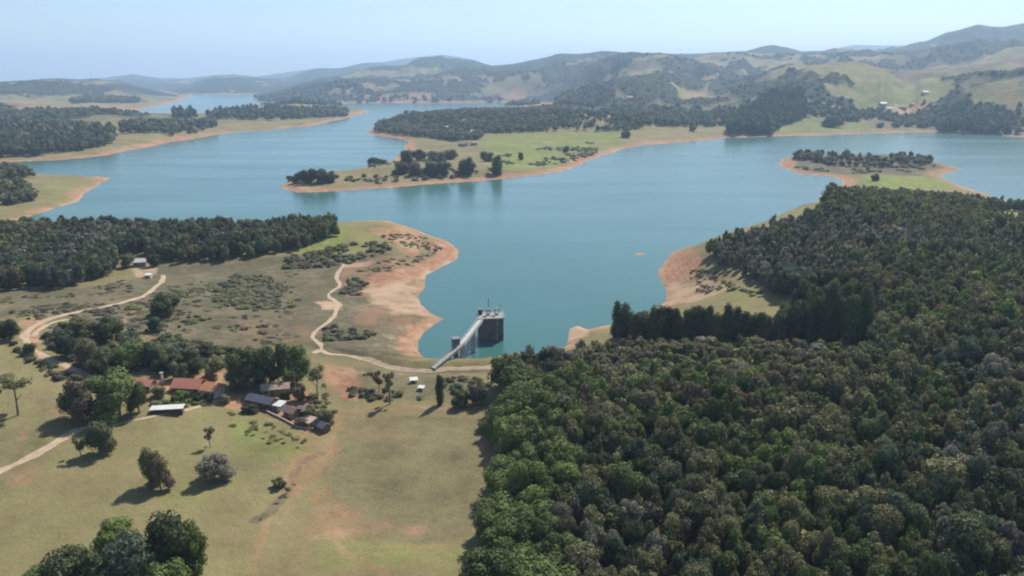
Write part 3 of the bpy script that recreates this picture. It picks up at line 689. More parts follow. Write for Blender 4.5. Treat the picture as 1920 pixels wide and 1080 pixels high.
wood_([(385, 224), (520, 226), (650, 220), (650, 210), (500, 206), (395, 212)], 14, (12, 20), (12, 18), DW, 40, 'dark tree belt along the narrow far left spit', lambda x, y: 0.3 + .7 * sst(0.42, 0.52, fbm(x, y, 160, 3, 44)))
wood_([(326, 222), (366, 222), (366, 216), (330, 216)], 14, (18, 26), (13, 18), DW, 41, 'small clump of dark trees on the far left bank')
wood_([(372, 242), (408, 240), (400, 232), (372, 232)], 12, (12, 18), (11, 16), DW, 42, 'dark clump above the left bank shore')
wood_([(-80, 340), (40, 338), (62, 332), (50, 322), (-80, 322)], 8, (9, 13), (8, 12), MW, 43, 'trees on the left spit behind the grass')
wood_([(-80, 390), (40, 384), (66, 374), (50, 354), (-80, 356)], 8, (9, 13), (8, 12), MW, 44, 'trees on the left spit at the frame edge')
wood_([(130, 196), (262, 194), (262, 188), (140, 187)], 22, (16, 24), (18, 26), DW, 45, 'dark far wood beyond the left bank')
wood_([(470, 191), (560, 195), (720, 194), (838, 194), (1010, 197), (1010, 188), (830, 183), (720, 184), (480, 183)], 26, (16, 26), (22, 32), DW, 46, 'dark wooded headland across the far water', lambda x, y: 0.35 + .65 * sst(0.44, 0.54, fbm(x, y, 400, 3, 47)))
wood_([(1040, 198), (1150, 196), (1150, 176), (1060, 176)], 17, (14, 22), (16, 22), DW, 47, 'dark wood on the knoll behind the peninsula')
XL = {'round': [crown(460 + i, 'round', 2, 14, 0.20) for i in range(5)]}
P_ = np.array([[-1200, 1500], [-2600, 3600], [-300, 4600], [3600, 4200], [2600, 2000], [1500, 1500], [300, 1600]], float)
xs, ys = scatter(P_, 25, [], 48, .5); fwv = grid(farwood, xs, ys); ok = (fwv > 0.6) & (grid(SDM, xs, ys) > 40) & (np.hypot(xs, ys) > 1750); xs, ys = xs[ok], ys[ok]
q = np.random.default_rng(9)
mass('forest', xs, ys, q.uniform(11, 17, len(xs)), q.uniform(15, 26, len(xs)), pick(xs, ys, {'dark': 5, 'teal': 4, 'olive': 1}, 9), XL, 'round', 'woods and copses covering the hills beyond the lake')
# ---- undergrowth of the scrubland
GS = {'olive': 4, 'green': 1, 'grey': 4, 'brown': 1.5, 'lime': .8}
def bushes(poly, sp, h, w, seed, label, dens, lod=None, wt=GS): wood_(poly, sp, h, w, wt, seed, label, dens, lod or MD, 'shrub', 'undergrowth', jit=0.75)
bushes([(405, 575), (520, 580), (535, 545), (500, 515), (430, 515), (400, 545)], 3.3, (0.8, 2.0), (2.2, 5.6), 51, 'rounded patch of grey-green scrub in the middle of the clearing', patch(0.36, 18, 80, .1), wt={'grey': 4, 'olive': 4})
bushes([(530, 505), (640, 500), (730, 470), (720, 455), (640, 460), (540, 485)], 3.6, (1.5, 3), (2.6, 5), 52, 'scrub along the slope below the lakeside grass', patch(0.42, 22, 61))
bushes([(600, 640), (690, 640), (720, 620), (690, 608), (610, 615)], 3.0, (1.2, 2.4), (2.2, 4), 53, 'low bushes on the bank left of the intake bridge', patch(0.44, 16, 62))
bushes([(635, 552), (680, 555), (690, 530), (660, 522), (640, 530)], 3.0, (1.2, 2.4), (2.2, 4), 54, 'bush patch beside the pale sand', None)
bushes([(0, 600), (100, 590), (300, 540), (560, 490), (560, 640), (430, 650), (300, 640), (200, 640), (60, 640)], 3.4, (0.35, 1.3), (1.2, 4.6), 55, 'scattered low scrub over the rough clearing', patch(0.53, 34, 63, .14))
bushes([(-40, 600), (0, 560), (130, 552), (240, 520), (250, 545), (120, 590), (50, 600)], 2.8, (0.5, 1.8), (1.6, 4.4), 56, 'brownish scrub below the left wood', patch(0.46, 20, 64, .14), wt={'grey': 3, 'brown': 3, 'olive': 2})
bushes([(640, 735), (690, 700), (770, 708), (905, 708), (930, 750), (900, 765), (840, 760), (700, 755)], 2.6, (0.9, 2.4), (1.6, 3.4), 57, 'tangled scrub on the back slope of the dam', patch(0.47, 10, 65), wt={'grey': 3, 'brown': 2, 'olive': 3, 'teal': 1})
bushes([(80, 640), (130, 600), (230, 620), (430, 660), (420, 700), (300, 700), (200, 720), (130, 680)], 3.0, (1.2, 3.2), (2.2, 4.6), 58, 'thicket between the dirt road and the farm', patch(0.40, 18, 66), wt={'olive': 3, 'green': 2, 'teal': 3, 'grey': 2, 'dark': 1})
bushes([(236, 700), (430, 690), (440, 655), (300, 630), (215, 640), (200, 690)], 3.0, (1.4, 3.6), (2.4, 5), 71, 'leafy thicket behind the farmhouses', patch(0.36, 14, 72), wt={'olive': 3, 'green': 3, 'teal': 2, 'grey': 1, 'dark': 2})
bushes([(290, 750), (400, 745), (395, 758), (330, 766), (285, 762)], 1.7, (0.6, 1.7), (1.4, 2.8), 73, 'garden shrubs between the red roofs and the white roofed shed', None, wt={'green': 3, 'olive': 3, 'lime': 1})
bushes([(20, 640), (60, 660), (120, 700), (190, 722), (190, 735), (110, 712), (40, 672)], 2.0, (0.7, 2.2), (1.3, 3.2), 74, 'hedge of bushes along the lower side of the dirt road', patch(0.4, 8, 75), wt={'olive': 3, 'dark': 2, 'brown': 1, 'grey': 1})
bushes([(560, 735), (620, 740), (630, 800), (600, 800), (560, 770)], 2.2, (0.6, 2.0), (1.3, 3.0), 76, 'bushes round the right end of the farm', patch(0.42, 8, 76), wt={'olive': 3, 'brown': 2, 'green': 1})
bushes([(470, 978), (505, 955), (530, 930), (545, 898), (558, 905), (540, 940), (510, 968), (480, 984)], 1.3, (0.25, 0.7), (0.8, 1.9), 77, 'thin line of low growth along the curved meadow ditch', patch(0.45, 5, 78), wt={'olive': 3, 'dark': 1})
bushes([(430, 770), (500, 780), (580, 830), (560, 850), (470, 820), (430, 810)], 2.4, (0.4, 1.1), (1.2, 2.6), 59, 'green weeds below the farm track', patch(0.46, 9, 67), wt={'green': 3, 'lime': 1, 'olive': 2})
bushes([(720, 440), (800, 445), (830, 470), (760, 510), (690, 510), (640, 520), (700, 480)], 3.0, (0.4, 1.5), (1.5, 4), 60, 'bushes on the tip of the lakeside bank', patch(0.52, 22, 68, .12))
bushes([(1300, 500), (1400, 525), (1440, 560), (1330, 560), (1290, 530)], 3.6, (0.8, 2.0), (1.6, 3.4), 61, 'bushes on the grassy beach behind the tree row', patch(0.55, 14, 69))
bushes([(745, 300), (900, 290), (1160, 255), (1100, 300), (960, 325), (700, 345), (600, 350), (640, 330)], 9, (1.5, 4), (4, 8), 62, 'bushes along the shore of the central peninsula', patch(0.6, 50, 70), lod=LO)

# ---- trees one can tell apart: px, py of the foot, height and width in the photograph, foliage, shape, label
for a in [
    (22, 637, 40, 40, 'dark', 'round', 'dark round tree at the left edge beside the red road bend'),
    (311, 594, 48, 58, 'dark', 'round', 'dark round tree standing alone in the clearing below the dirt road'),
    (292, 622, 30, 36, 'teal', 'round', 'small bluish tree just below the dark round clearing tree'),
    (205, 640, 50, 52, 'dark', 'round', 'dark tree above the thicket, right of two yellowish ones'),
    (150, 630, 36, 52, 'olive', 'round', 'olive topped tree under the middle of the dirt road'),
    (128, 672, 52, 50, 'teal', 'round', 'bluish green tree at the left of the roadside thicket'),
    (168, 690, 55, 54, 'olive', 'round', 'grey-olive tree in the middle of the roadside thicket'),
    (196, 702, 46, 50, 'dark', 'round', 'dark leaning tree at the lower end of the roadside thicket'),
    (58, 664, 22, 26, 'olive', 'round', 'small olive bush tree below the red road bend'),
    (248, 690, 50, 55, 'green', 'round', 'green tree behind the small farmhouse'),
    (286, 690, 48, 52, 'teal', 'round', 'bluish tree behind the pale post'),
    (322, 694, 46, 52, 'dark', 'round', 'dark tree behind the red roofed farmhouse'),
    (362, 698, 48, 48, 'dark', 'round', 'very dark compact tree above the red farmhouse roof'),
    (243, 500, 26, 30, 'olive', 'round', 'olive tree at the left of the pale roofed house by the wood'),
    (288, 500, 24, 28, 'dark', 'round', 'dark tree at the right of the pale roofed house by the wood'),
    (300, 745, 24, 30, 'olive', 'round', 'olive tree in front of the small farmhouse'),
    (376, 750, 20, 30, 'dark', 'round', 'dark garden tree below the orange tiled wing'),
    (420, 756, 20, 26, 'olive', 'round', 'small olive tree at the lower edge of the red yard'),
    (470, 772, 18, 30, 'dark', 'round', 'dark bush tree in front of the dark roofed shed'),
    (585, 786, 30, 34, 'olive', 'round', 'olive tree growing among the farm sheds'),
    (560, 752, 30, 30, 'brown', 'round', 'brown tree behind the farm sheds'),
    (332, 712, 36, 40, 'teal', 'round', 'bluish tree behind the left end of the biggest farmhouse'),
    (388, 668, 28, 32, 'olive', 'round', 'small yellowish tree behind the farm trees'),
    (405, 706, 40, 44, 'olive', 'round', 'olive tree between the red roof and the big dark trees'),
    (462, 728, 82, 74, 'dark', 'round', 'leftmost of the big dark trees above the farm yard'),
    (505, 722, 86, 78, 'dark', 'round', 'middle one of the big dark trees above the farm yard'),
    (550, 718, 76, 76, 'green', 'round', 'rightmost big green tree above the farm yard'),
    (612, 800, 34, 34, 'olive', 'round', 'olive tree touching the corner shed of the farm'),
    (566, 800, 20, 26, 'brown', 'round', 'small brown tree in front of the farm sheds'),
    (338, 752, 22, 32, 'green', 'round', 'small green tree in the farm garden'),
    (440, 722, 40, 40, 'teal', 'round', 'bluish tree left of the big dark farm trees'),
    (535, 752, 24, 28, 'dark', 'round', 'small dark tree between the tan roof and the dark shed'),
    (596, 742, 60, 48, 'olive', 'sparse', 'thin olive tree at the right end of the farm'),
    (225, 782, 92, 92, 'green', 'round', 'large fresh green tree left of the long white roof'),
    (262, 775, 60, 44, 'green', 'round', 'green tree touching the left end of the long white roof'),
    (150, 790, 76, 66, 'brown', 'round', 'brownish tree left of the large green farm tree'),
    (190, 850, 62, 56, 'dark', 'round', 'dark bushy tree at the corner where track meets field'),
    (155, 858, 40, 34, 'olive', 'sparse', 'thin leaning tree beside the dark bushy corner tree'),
    (34, 778, 76, 66, 'olive', 'flat', 'flat tiered thin tree on the left pasture'),
    (283, 912, 74, 44, 'olive', 'round', 'tall olive tree standing alone on the lower left meadow'),
    (303, 918, 62, 42, 'brown', 'round', 'darker twin tree touching the tall olive meadow tree'),
    (404, 898, 56, 66, 'grey', 'round', 'grey leafless looking bushy tree on the lower meadow'),
    (395, 838, 38, 26, 'olive', 'sparse', 'faint thin sapling on the meadow above the grey tree'),
    (218, 1030, 58, 62, 'lime', 'round', 'yellow-green tree at the top left of the bottom left clump'),
    (150, 1110, 92, 104, 'dark', 'round', 'dark wide tree at the left of the bottom left clump'),
    (250, 1118, 112, 116, 'teal', 'round', 'bluish tree in the middle of the bottom left clump'),
    (322, 1082, 120, 90, 'dark', 'round', 'tallest dark tree of the bottom left clump'),
    (368, 1075, 94, 62, 'lime', 'round', 'yellow-green tree at the right of the bottom left clump'),
    (74, 1118, 54, 66, 'green', 'round', 'low green tree at the far left of the bottom left clump'),
    (310, 1130, 80, 90, 'green', 'round', 'green tree at the foot of the bottom left clump'),
    (205, 1140, 80, 90, 'green', 'round', 'green tree cut by the frame under the bottom left clump'),
    (522, 913, 22, 28, 'olive', 'round', 'small round bush tree beside the curved meadow ditch'),
    (826, 758, 60, 20, 'dark', 'tall', 'slender dark tree standing alone at the head of the mown field'),
    (732, 757, 64, 34, 'olive', 'sparse', 'thin leaning tree on the slope above the mown field'),
    (710, 735, 42, 30, 'brown', 'sparse', 'thin brown tree on the slope under the dirt road'),
    (950, 722, 66, 60, 'dark', 'round', 'dark tree at the right end of the dam road'),
    (975, 700, 40, 46, 'green', 'round', 'green tree at the water behind the dark dam tree'),
    (864, 762, 36, 42, 'dark', 'round', 'dark bushy tree right of the slender field tree'),
    (900, 758, 44, 46, 'grey', 'round', 'greyish tree between the dam slope and the forest'),
    (912, 804, 28, 40, 'brown', 'round', 'dark brown bush tree at the top right field corner'),
    (932, 790, 40, 44, 'olive', 'round', 'olive tree on the forest corner above the field'),
    (546, 339, 14, 16, 'teal', 'round', 'small lone tree at the tip of the central peninsula'),
    (562, 341, 26, 30, 'dark', 'round', 'left tree of the clump on the peninsula tip'),
    (584, 342, 34, 34, 'dark', 'round', 'middle left tree of the clump on the peninsula tip'),
    (604, 342, 34, 34, 'dark', 'round', 'middle right tree of the clump on the peninsula tip'),
    (622, 341, 28, 26, 'grey', 'round', 'right greyish tree of the clump on the peninsula tip'),
    (700, 308, 9, 22, 'dark', 'round', 'low bush tree on the back shore of the peninsula'),
    (715, 308, 11, 18, 'dark', 'round', 'second low tree on the back shore of the peninsula'),
    (762, 318, 48, 32, 'teal', 'round', 'tall bluish tree at the back of the peninsula grove'),
    (752, 326, 30, 34, 'dark', 'round', 'left tree of the peninsula grove'),
    (780, 328, 34, 36, 'grey', 'round', 'greyish tree in the front of the peninsula grove'),
    (806, 329, 32, 36, 'dark', 'round', 'dark tree in the middle of the peninsula grove'),
    (828, 328, 34, 34, 'teal', 'round', 'teal tree at the right front of the peninsula grove'),
    (815, 304, 28, 36, 'olive', 'round', 'olive tree behind the peninsula grove'),
    (845, 298, 24, 32, 'brown', 'round', 'brownish tree above the peninsula grove'),
    (788, 300, 26, 34, 'dark', 'round', 'dark tree at the upper left of the peninsula grove'),
    (877, 326, 42, 36, 'dark', 'round', 'rounded dark tree between grove and pasture'),
    (910, 303, 26, 28, 'brown', 'round', 'brownish tree beside the pale peninsula house'),
    (931, 327, 42, 22, 'dark', 'tall', 'narrow dark tree on the peninsula shore'),
    (976, 299, 18, 14, 'dark', 'round', 'small dark tree in the peninsula pasture, nearer the shore'),
    (1062, 286, 17, 13, 'dark', 'round', 'small dark tree in the upper peninsula pasture'),
    (1174, 258, 18, 20, 'dark', 'round', 'dark tree at the right end of the peninsula pasture'),
    (773, 224, 16, 7, 'dark', 'tall', 'tiny pointed tree above the dark peninsula wood'),
    (848, 334, 9, 12, 'olive', 'round', 'tiny round tree on the shore under the grove'),
    (1739, 305, 18, 18, 'dark', 'round', 'dark round tree at the right end of the island spit'),
    (1640, 338, 16, 15, 'dark', 'round', 'dark tree on the bright green neck of land'),
    (1560, 238, 24, 34, 'dark', 'round', 'dark round clump tree on the far right pasture'),
    (1300, 246, 14, 16, 'dark', 'round', 'dark tree near the far shore centre right'),
    (1415, 470, 28, 30, 'olive', 'round', 'yellowish tree on the lakeside edge of the forest'),
    (1385, 452, 26, 26, 'brown', 'round', 'reddish brown tree at the lakeside tip of the forest'),
]: tree_px(*(a if a[1] > 350 else (a[0], a[1], a[2] * (0.8 if a[5] == 'round' else 0.9), a[3] * 1.12, *a[4:])), base=(-0.06 if a[1] < 350 else None))
# row of tall dark trees in front of the beach
qq = random.Random(4); n = 30
for k in range(n):
    t = k / (n - 1); px = 1158 + t * 455 + qq.uniform(-5, 5); py = 634 + 6 * t + qq.uniform(-2, 2)
    hp = 62 + qq.uniform(-12, 10) + (34 if t > 0.86 else 14 if t > 0.72 else 0) - (10 if k == 2 else 0) + (14 if k == 0 else 0)
    tree_px(px, py, hp, 36 + qq.uniform(-8, 12), 'dark' if k % 4 else 'green', 'tall',
            'left end tree of the dark row, standing against the water' if k == 0 else 'right end tree of the dark row, against the forest' if k == n - 1 else 'tall dark tree in the straight row below the beach',
            'tall dark trees in the row below the beach', name='tall_tree', cat='tree')
for k in range(11):
    px = 1490 + k * 14 + qq.uniform(-5, 5); py = 616 - 5 * (k % 3) - qq.uniform(0, 6)
    tree_px(px, py, 78 + qq.uniform(-8, 8), 34, 'green' if k % 2 else 'dark', 'tall', 'tall green tree behind the right half of the dark row', 'tall green trees behind the dark row', name='tall_tree', cat='tree')

# ------------------------------------------------------------------ builders for made things
class MB:
    def __init__(s): s.v = []; s.f = []
    def hexa(s, c):
        b = len(s.v); s.v += [tuple(p) for p in c]
        s.f += [tuple(b + i for i in q) for q in ((0, 3, 2, 1), (4, 5, 6, 7), (0, 1, 5, 4), (1, 2, 6, 5), (2, 3, 7, 6), (3, 0, 4, 7))]; return s
    def box(s, cx, cy, cz, sx, sy, sz, rz=0.0):
        """centre of the underside, full sizes"""
        ca, sa = math.cos(rz), math.sin(rz); P = []
        for z in (cz, cz + sz):
            for x, y in ((-sx / 2, -sy / 2), (sx / 2, -sy / 2), (sx / 2, sy / 2), (-sx / 2, sy / 2)):
                P.append((cx + x * ca - y * sa, cy + x * sa + y * ca, z))
        return s.hexa(P)
    def bar(s, a, b, w, h=None, up=Vector((0, 0, 1))):
        h = h or w; a = Vector(a); b = Vector(b); d = (b - a).normalized()
        if abs(d.dot(up)) > 0.98: up = Vector((0, 1, 0))
        r = d.cross(up).normalized(); u = r.cross(d); P = []
        for p in (a, b):
            for i, j in ((-1, -1), (1, -1), (1, 1), (-1, 1)): P.append(p + r * (i * w / 2) + u * (j * h / 2))
        return s.hexa(P)
    def gable(s, w, d, z, rh, over=0.4, th=0.18, hip=0.0):
        """two roof slopes (ridge along x) with thickness; hip shortens the ridge"""
        W, D = w / 2 + over, d / 2 + over; ze = z - over * rh / (d / 2)
        for sg in (-1, 1):
            a = [(-W, sg * D, ze), (W, sg * D, ze), (W - hip, 0, z + rh), (-W + hip, 0, z + rh)]
            if sg > 0: a = a[::-1]
            s.hexa(a + [(p[0], p[1], p[2] + th) for p in a])
        if hip:
            for sg in (-1, 1):
                a = [(sg * W, -D, ze), (sg * W, D, ze), (sg * (W - hip), 0.01, z + rh), (sg * (W - hip), -0.01, z + rh)]
                if sg < 0: a = a[::-1]
                s.hexa(a + [(p[0], p[1], p[2] + th * .9) for p in a])
        return s
    def build(s, name, m, parent=None):
        me = bpy.data.meshes.new(name); me.from_pydata(s.v, [], s.f); me.materials.append(m); me.update()
        return link(name, me, parent)
def plain(name, c, rough=0.8, var=0.25, sc=1.2):
    def f(nt, b):
        n = noise(nt, sc, 5, 0.65)
        a = tuple(x * (1 - var) for x in c); d = tuple(min(x * (1 + var), .9) for x in c)
        nt.links.new(mixc(nt, ramp(nt, n.outputs[0], 0.3, 0.7), a, d), b.inputs['Base Color']); b.inputs['Roughness'].default_value = rough
        bump(nt, b, n.outputs[0], 0.3, 0.1)
    return mat(name, f)
M_conc = plain('weathered_concrete', (0.30, 0.29, 0.26), sc=0.7); M_conc2 = plain('shade_dark_concrete', (0.13, 0.125, 0.12), var=.4, sc=0.5)  # second concrete: shade of the tower's sunless walls put into its dark colour
M_pale = plain('pale_concrete', (0.38, 0.37, 0.32), var=.35); M_steel = plain('painted_steel', (0.13, 0.15, 0.17), 0.7); M_rail = plain('pale_railing', (0.36, 0.38, 0.38), 0.5)
M_white = plain('white_render', (0.50, 0.48, 0.43)); M_cream = plain('cream_render', (0.27, 0.20, 0.14)); M_roofred = plain('red_clay_roof', (0.38, 0.145, 0.095), var=.3, sc=2)
M_rooforange = plain('orange_clay_roof', (0.42, 0.19, 0.09), var=.4, sc=2); M_roofgrey = plain('dark_sheet_roof', (0.085, 0.09, 0.105), .55, sc=1); M_rooftan = plain('tan_fibre_roof', (0.34, 0.25, 0.18), sc=1)
M_roofwhite = plain('white_sheet_roof', (0.52, 0.52, 0.48), .6, .2); M_roofbrown = plain('brown_roof', (0.16, 0.11, 0.09)); M_glass = plain('dark_window', (0.03, 0.035, 0.04), .2); M_wood = plain('brown_timber', (0.16, 0.10, 0.06))
M_dirt = mat('dirt_road', lambda nt, b: (nt.links.new(mixc(nt, ramp(nt, noise(nt, 0.5, 5, .65).outputs[0], .32, .68), (0.43, 0.33, 0.22), (0.30, 0.215, 0.135)), b.inputs['Base Color']),
                                         bump(nt, b, noise(nt, 2.5, 4).outputs[0], .5, .2), setattr(b.inputs['Roughness'], 'default_value', .95)))

# ---- dirt roads: strips lying on the ground with ragged edges
def road(pts, width, label, name='dirt_road', ragged=0.8, seed=1):
    P = wpoly(pts); Q = [P[0]]
    for i in range(len(P) - 1):
        p0, p1, p2, p3 = P[max(i - 1, 0)], P[i], P[i + 1], P[min(i + 2, len(P) - 1)]; k = max(2, int(np.hypot(*(p2 - p1)) / 1.0))
        for j in range(1, k + 1):
            t = j / k; Q.append(0.5 * ((2 * p1) + (-p0 + p2) * t + (2 * p0 - 5 * p1 + 4 * p2 - p3) * t * t + (-p0 + 3 * p1 - 3 * p2 + p3) * t ** 3))
    Q = np.array(Q); T = np.gradient(Q, axis=0); T /= np.linalg.norm(T, axis=1)[:, None] + 1e-9; N = np.stack([-T[:, 1], T[:, 0]], 1)
    n = len(Q); s = np.arange(n); wl = width / 2 * (1 + ragged * 2 * (fbm(s * 1.0, s * 0.0, 5, 3, seed) - .5)); wr = width / 2 * (1 + ragged * 2 * (fbm(s * 1.0, s * 0 + 9, 5, 3, seed + 3) - .5))
    m = 7; V = []
    for j in range(m):
        u = j / (m - 1) * 2 - 1; off = np.where(u < 0, wl, wr) * u; xy = Q + N * off[:, None]
        V.append(np.stack([xy[:, 0], xy[:, 1], grid(Z, xy[:, 0], xy[:, 1]) + 0.10 - 0.05 * abs(u) ** 3], -1))
    V = np.stack(V, 1).reshape(-1, 3); a, b = np.meshgrid(np.arange(n - 1), np.arange(m - 1), indexing='ij')
    Fq = np.stack([a * m + b, a * m + b + 1, (a + 1) * m + b + 1, (a + 1) * m + b], -1).reshape(-1, 4)
    tag(link(name, mesh_from(name, V, Fq[:, ::-1], [M_dirt], smooth=True)), label, kind='structure')
road(ROADA, 2.4, 'pale dirt road winding from the left wood down past the red bend', seed=3)
road([(128, 599), (104, 604), (84, 612), (70, 622), (60, 632)], 2.2, 'second wheel track joining the red road bend', seed=5)
road([(-60, 910), (0, 884), (50, 860), (100, 835), (128, 816), (150, 804)], 2.4, 'pale straight dirt road at the lower left', seed=6)
road([(150, 804), (200, 800), (250, 788), (310, 776), (360, 766), (395, 756), (420, 748)], 1.3, 'worn farm track running below the long white roof', seed=7)
road(ROADC, 1.9, 'pale dirt path winding from the shore along the crest of the dam', name='dirt_path', seed=8)
road([(604, 656), (594, 660), (586, 662)], 2.2, 'short stub of path at the foot of the bank', name='dirt_path', seed=9)

# ---- intake tower and its bridge
def intake():
    x, y = at0(920, 634); o = empty('intake_tower', (x, y, 0), R(8))
    tag(o, 'shade-dark concrete water intake tower standing in the lake at the end of the bridge', 'tower')
    w, d, h = 9.6, 7.0, 9.2
    s = MB(); s.box(0, 0, -6, w - .8, d - .8, h + 6)
    for k in range(5): s.box(-w / 2 + .45 + k * (w - .9) / 4, -d / 2 + .2, -6, .7, .5, h + 5.997)
    for k in range(4):
        s.box(w / 2 - .2, -d / 2 + .8 + k * (d - 1.6) / 3, -6, .5, .7, h + 5.994); s.box(-w / 2 + .2, -d / 2 + .8 + k * (d - 1.6) / 3, -6, .5, .7, h + 5.994)
    for z in (2.4, 5.6): s.box(0, -d / 2 + .28, z, w - .4, .3, .35)
    s.build('shaft', M_conc2, o)
    MB().box(0, 0, h + .003, w + 1.0, d + 1.0, .45).build('deck', M_conc, o)
    r = MB(); W, D = (w + .7) / 2, (d + .7) / 2; zt = h + .456
    for k in range(8):
        t = -W + 2 * W * k / 7
        for sy in (-1, 1): r.box(t, sy * D, zt, .09, .09, 1.1)
    for k in range(1, 5):
        t = -D + 2 * D * k / 5
        for sx in (-1, 1): r.box(sx * W, t, zt, .09, .09, 1.1)
    for z in (.55, 1.06):
        for sy in (-1, 1): r.bar((-W, sy * D, zt + z), (W, sy * D, zt + z), .07)
        for sx in (-1, 1): r.bar((sx * W, -D, zt + z + .002), (sx * W, D, zt + z + .002), .068)
    r.build('railing', M_rail, o)
    for cx in (-.9, 2.5):
        f = MB()
        for a, b in ((-1, -1), (1, -1), (-1, 1), (1, 1)): f.bar((cx + a * 1.0, b * 1.4, zt), (cx + a * .5, b * .9, zt + 2.6), .14)
        f.box(cx, 0, zt + 2.6, 1.3, 2.0, .2); f.box(cx, 0, zt + .01, .9, 1.1, .8)
        f.build('hoist_frame', M_steel, o)
    m = MB(); m.bar((-.6, 1.6, zt), (-.6, 1.6, zt + 6.6), .22); m.bar((-1.3, 1.6, zt + 5.4), (.1, 1.6, zt + 5.4), .12); m.bar((-1.1, 1.6, zt + 4.2), (-.1, 1.6, zt + 4.2), .12); m.build('mast', M_steel, o)
    lp = MB(); lp.bar((4.3, 2.4, zt), (4.3, 2.4, zt + 3.6), .12); lp.bar((4.3, 2.4, zt + 3.6), (3.4, 2.0, zt + 3.7), .1); lp.build('lamp_post', M_steel, o)
    c = MB(); c.box(-3.9, 2.2, zt, 1.7, 1.9, 2.0); cb = c.build('cabin', M_conc2, o)
    MB().box(-3.9, 2.2, zt + 2.003, 2.1, 2.3, .18).build('roof', M_conc2, cb); MB().box(-3.9, 1.235, zt + .02, .8, .06, 1.7).build('door', M_glass, cb)
    l = MB()
    for sx in (-.25, .25): l.bar((2.2 + sx, -d / 2 - .15, -1), (2.2 + sx, -d / 2 - .15, h), .08)
    for k in range(18): l.bar((1.95, -d / 2 - .15, -.6 + k * .5), (2.45, -d / 2 - .15, -.6 + k * .5), .05)
    l.build('ladder', M_rail, o)
    return x, y, h + .456
tx, ty, tz = intake()
def bridge():
    dx, dy, dz = ray(866, 645); t = (8.6 - CAMZ) / dz; p1 = Vector((dx * t, dy * t, 8.6))
    p0 = Vector((tx - 3.6, ty - 4.6, 9.3)); ex, ey, ez = hit(812, 692); p2 = Vector((ex, ey, ez + .35))
    o = empty('footbridge', (ex, ey, ez)); tag(o, 'long pale concrete footbridge from the dam shore to the intake tower', 'bridge'); inv = Vector((ex, ey, ez))
    pts = [p - inv for p in (p0, p1, p2)]; dk = MB(); rl = MB()
    for a, b in ((pts[0], pts[1]), (pts[1], pts[2])):
        n = (b - a).normalized(); sd = n.cross(Vector((0, 0, 1))).normalized()
        dk.bar(a + n * .01, b, 2.0, .22); dk.bar(a - Vector((0, 0, .5)) + sd * .7 , b - Vector((0, 0, .5)) + sd * .7, .3, .8); dk.bar(a - Vector((0, 0, .5)) - sd * .7, b - Vector((0, 0, .5)) - sd * .7, .3, .8)
        L = (b - a).length; k = int(L / 1.8)
        for s in (-1, 1):
            e = sd * s * .94
            for j in range(k + 1): q = a + n * (L * j / k) + e; rl.bar(q + Vector((0, 0, .1)), q + Vector((0, 0, 1.1)), .08)
            for z in (.6, 1.1): rl.bar(a + e + Vector((0, 0, z)), b + e + Vector((0, 0, z)), .07)
    dk.build('deck', M_pale, o); rl.build('railing', M_rail, o)
    for f in (0.97, 0.45):
        c = pts[0].lerp(pts[1], f); pr = MB(); pr.box(c.x, c.y, -inv.z - 4, 1.5, 1.1, c.z + inv.z + 4 - .95, R(25)); pr.box(c.x, c.y, c.z - .949, 2.3, 1.3, .3, R(25)); pr.build('pier', M_conc, o)
    c = pts[1]; n = (pts[1] - pts[0]).normalized(); sd = n.cross(Vector((0, 0, 1))).normalized(); g = c + sd * 2.3
    if g.x > c.x: g = c - sd * 2.3
    gh = MB(); gh.box(g.x, g.y, c.z - 2.0, 2.4, 2.2, 4.0, R(25)); gh.box(g.x, g.y, -inv.z - 4, 1.4, 1.3, c.z + inv.z + 2.0, R(25)); b = gh.build('gatehouse', M_conc2, o)
    MB().box(g.x, g.y, c.z + 2.003, 2.9, 2.7, .2, R(25)).build('roof', M_steel, b)
bridge()

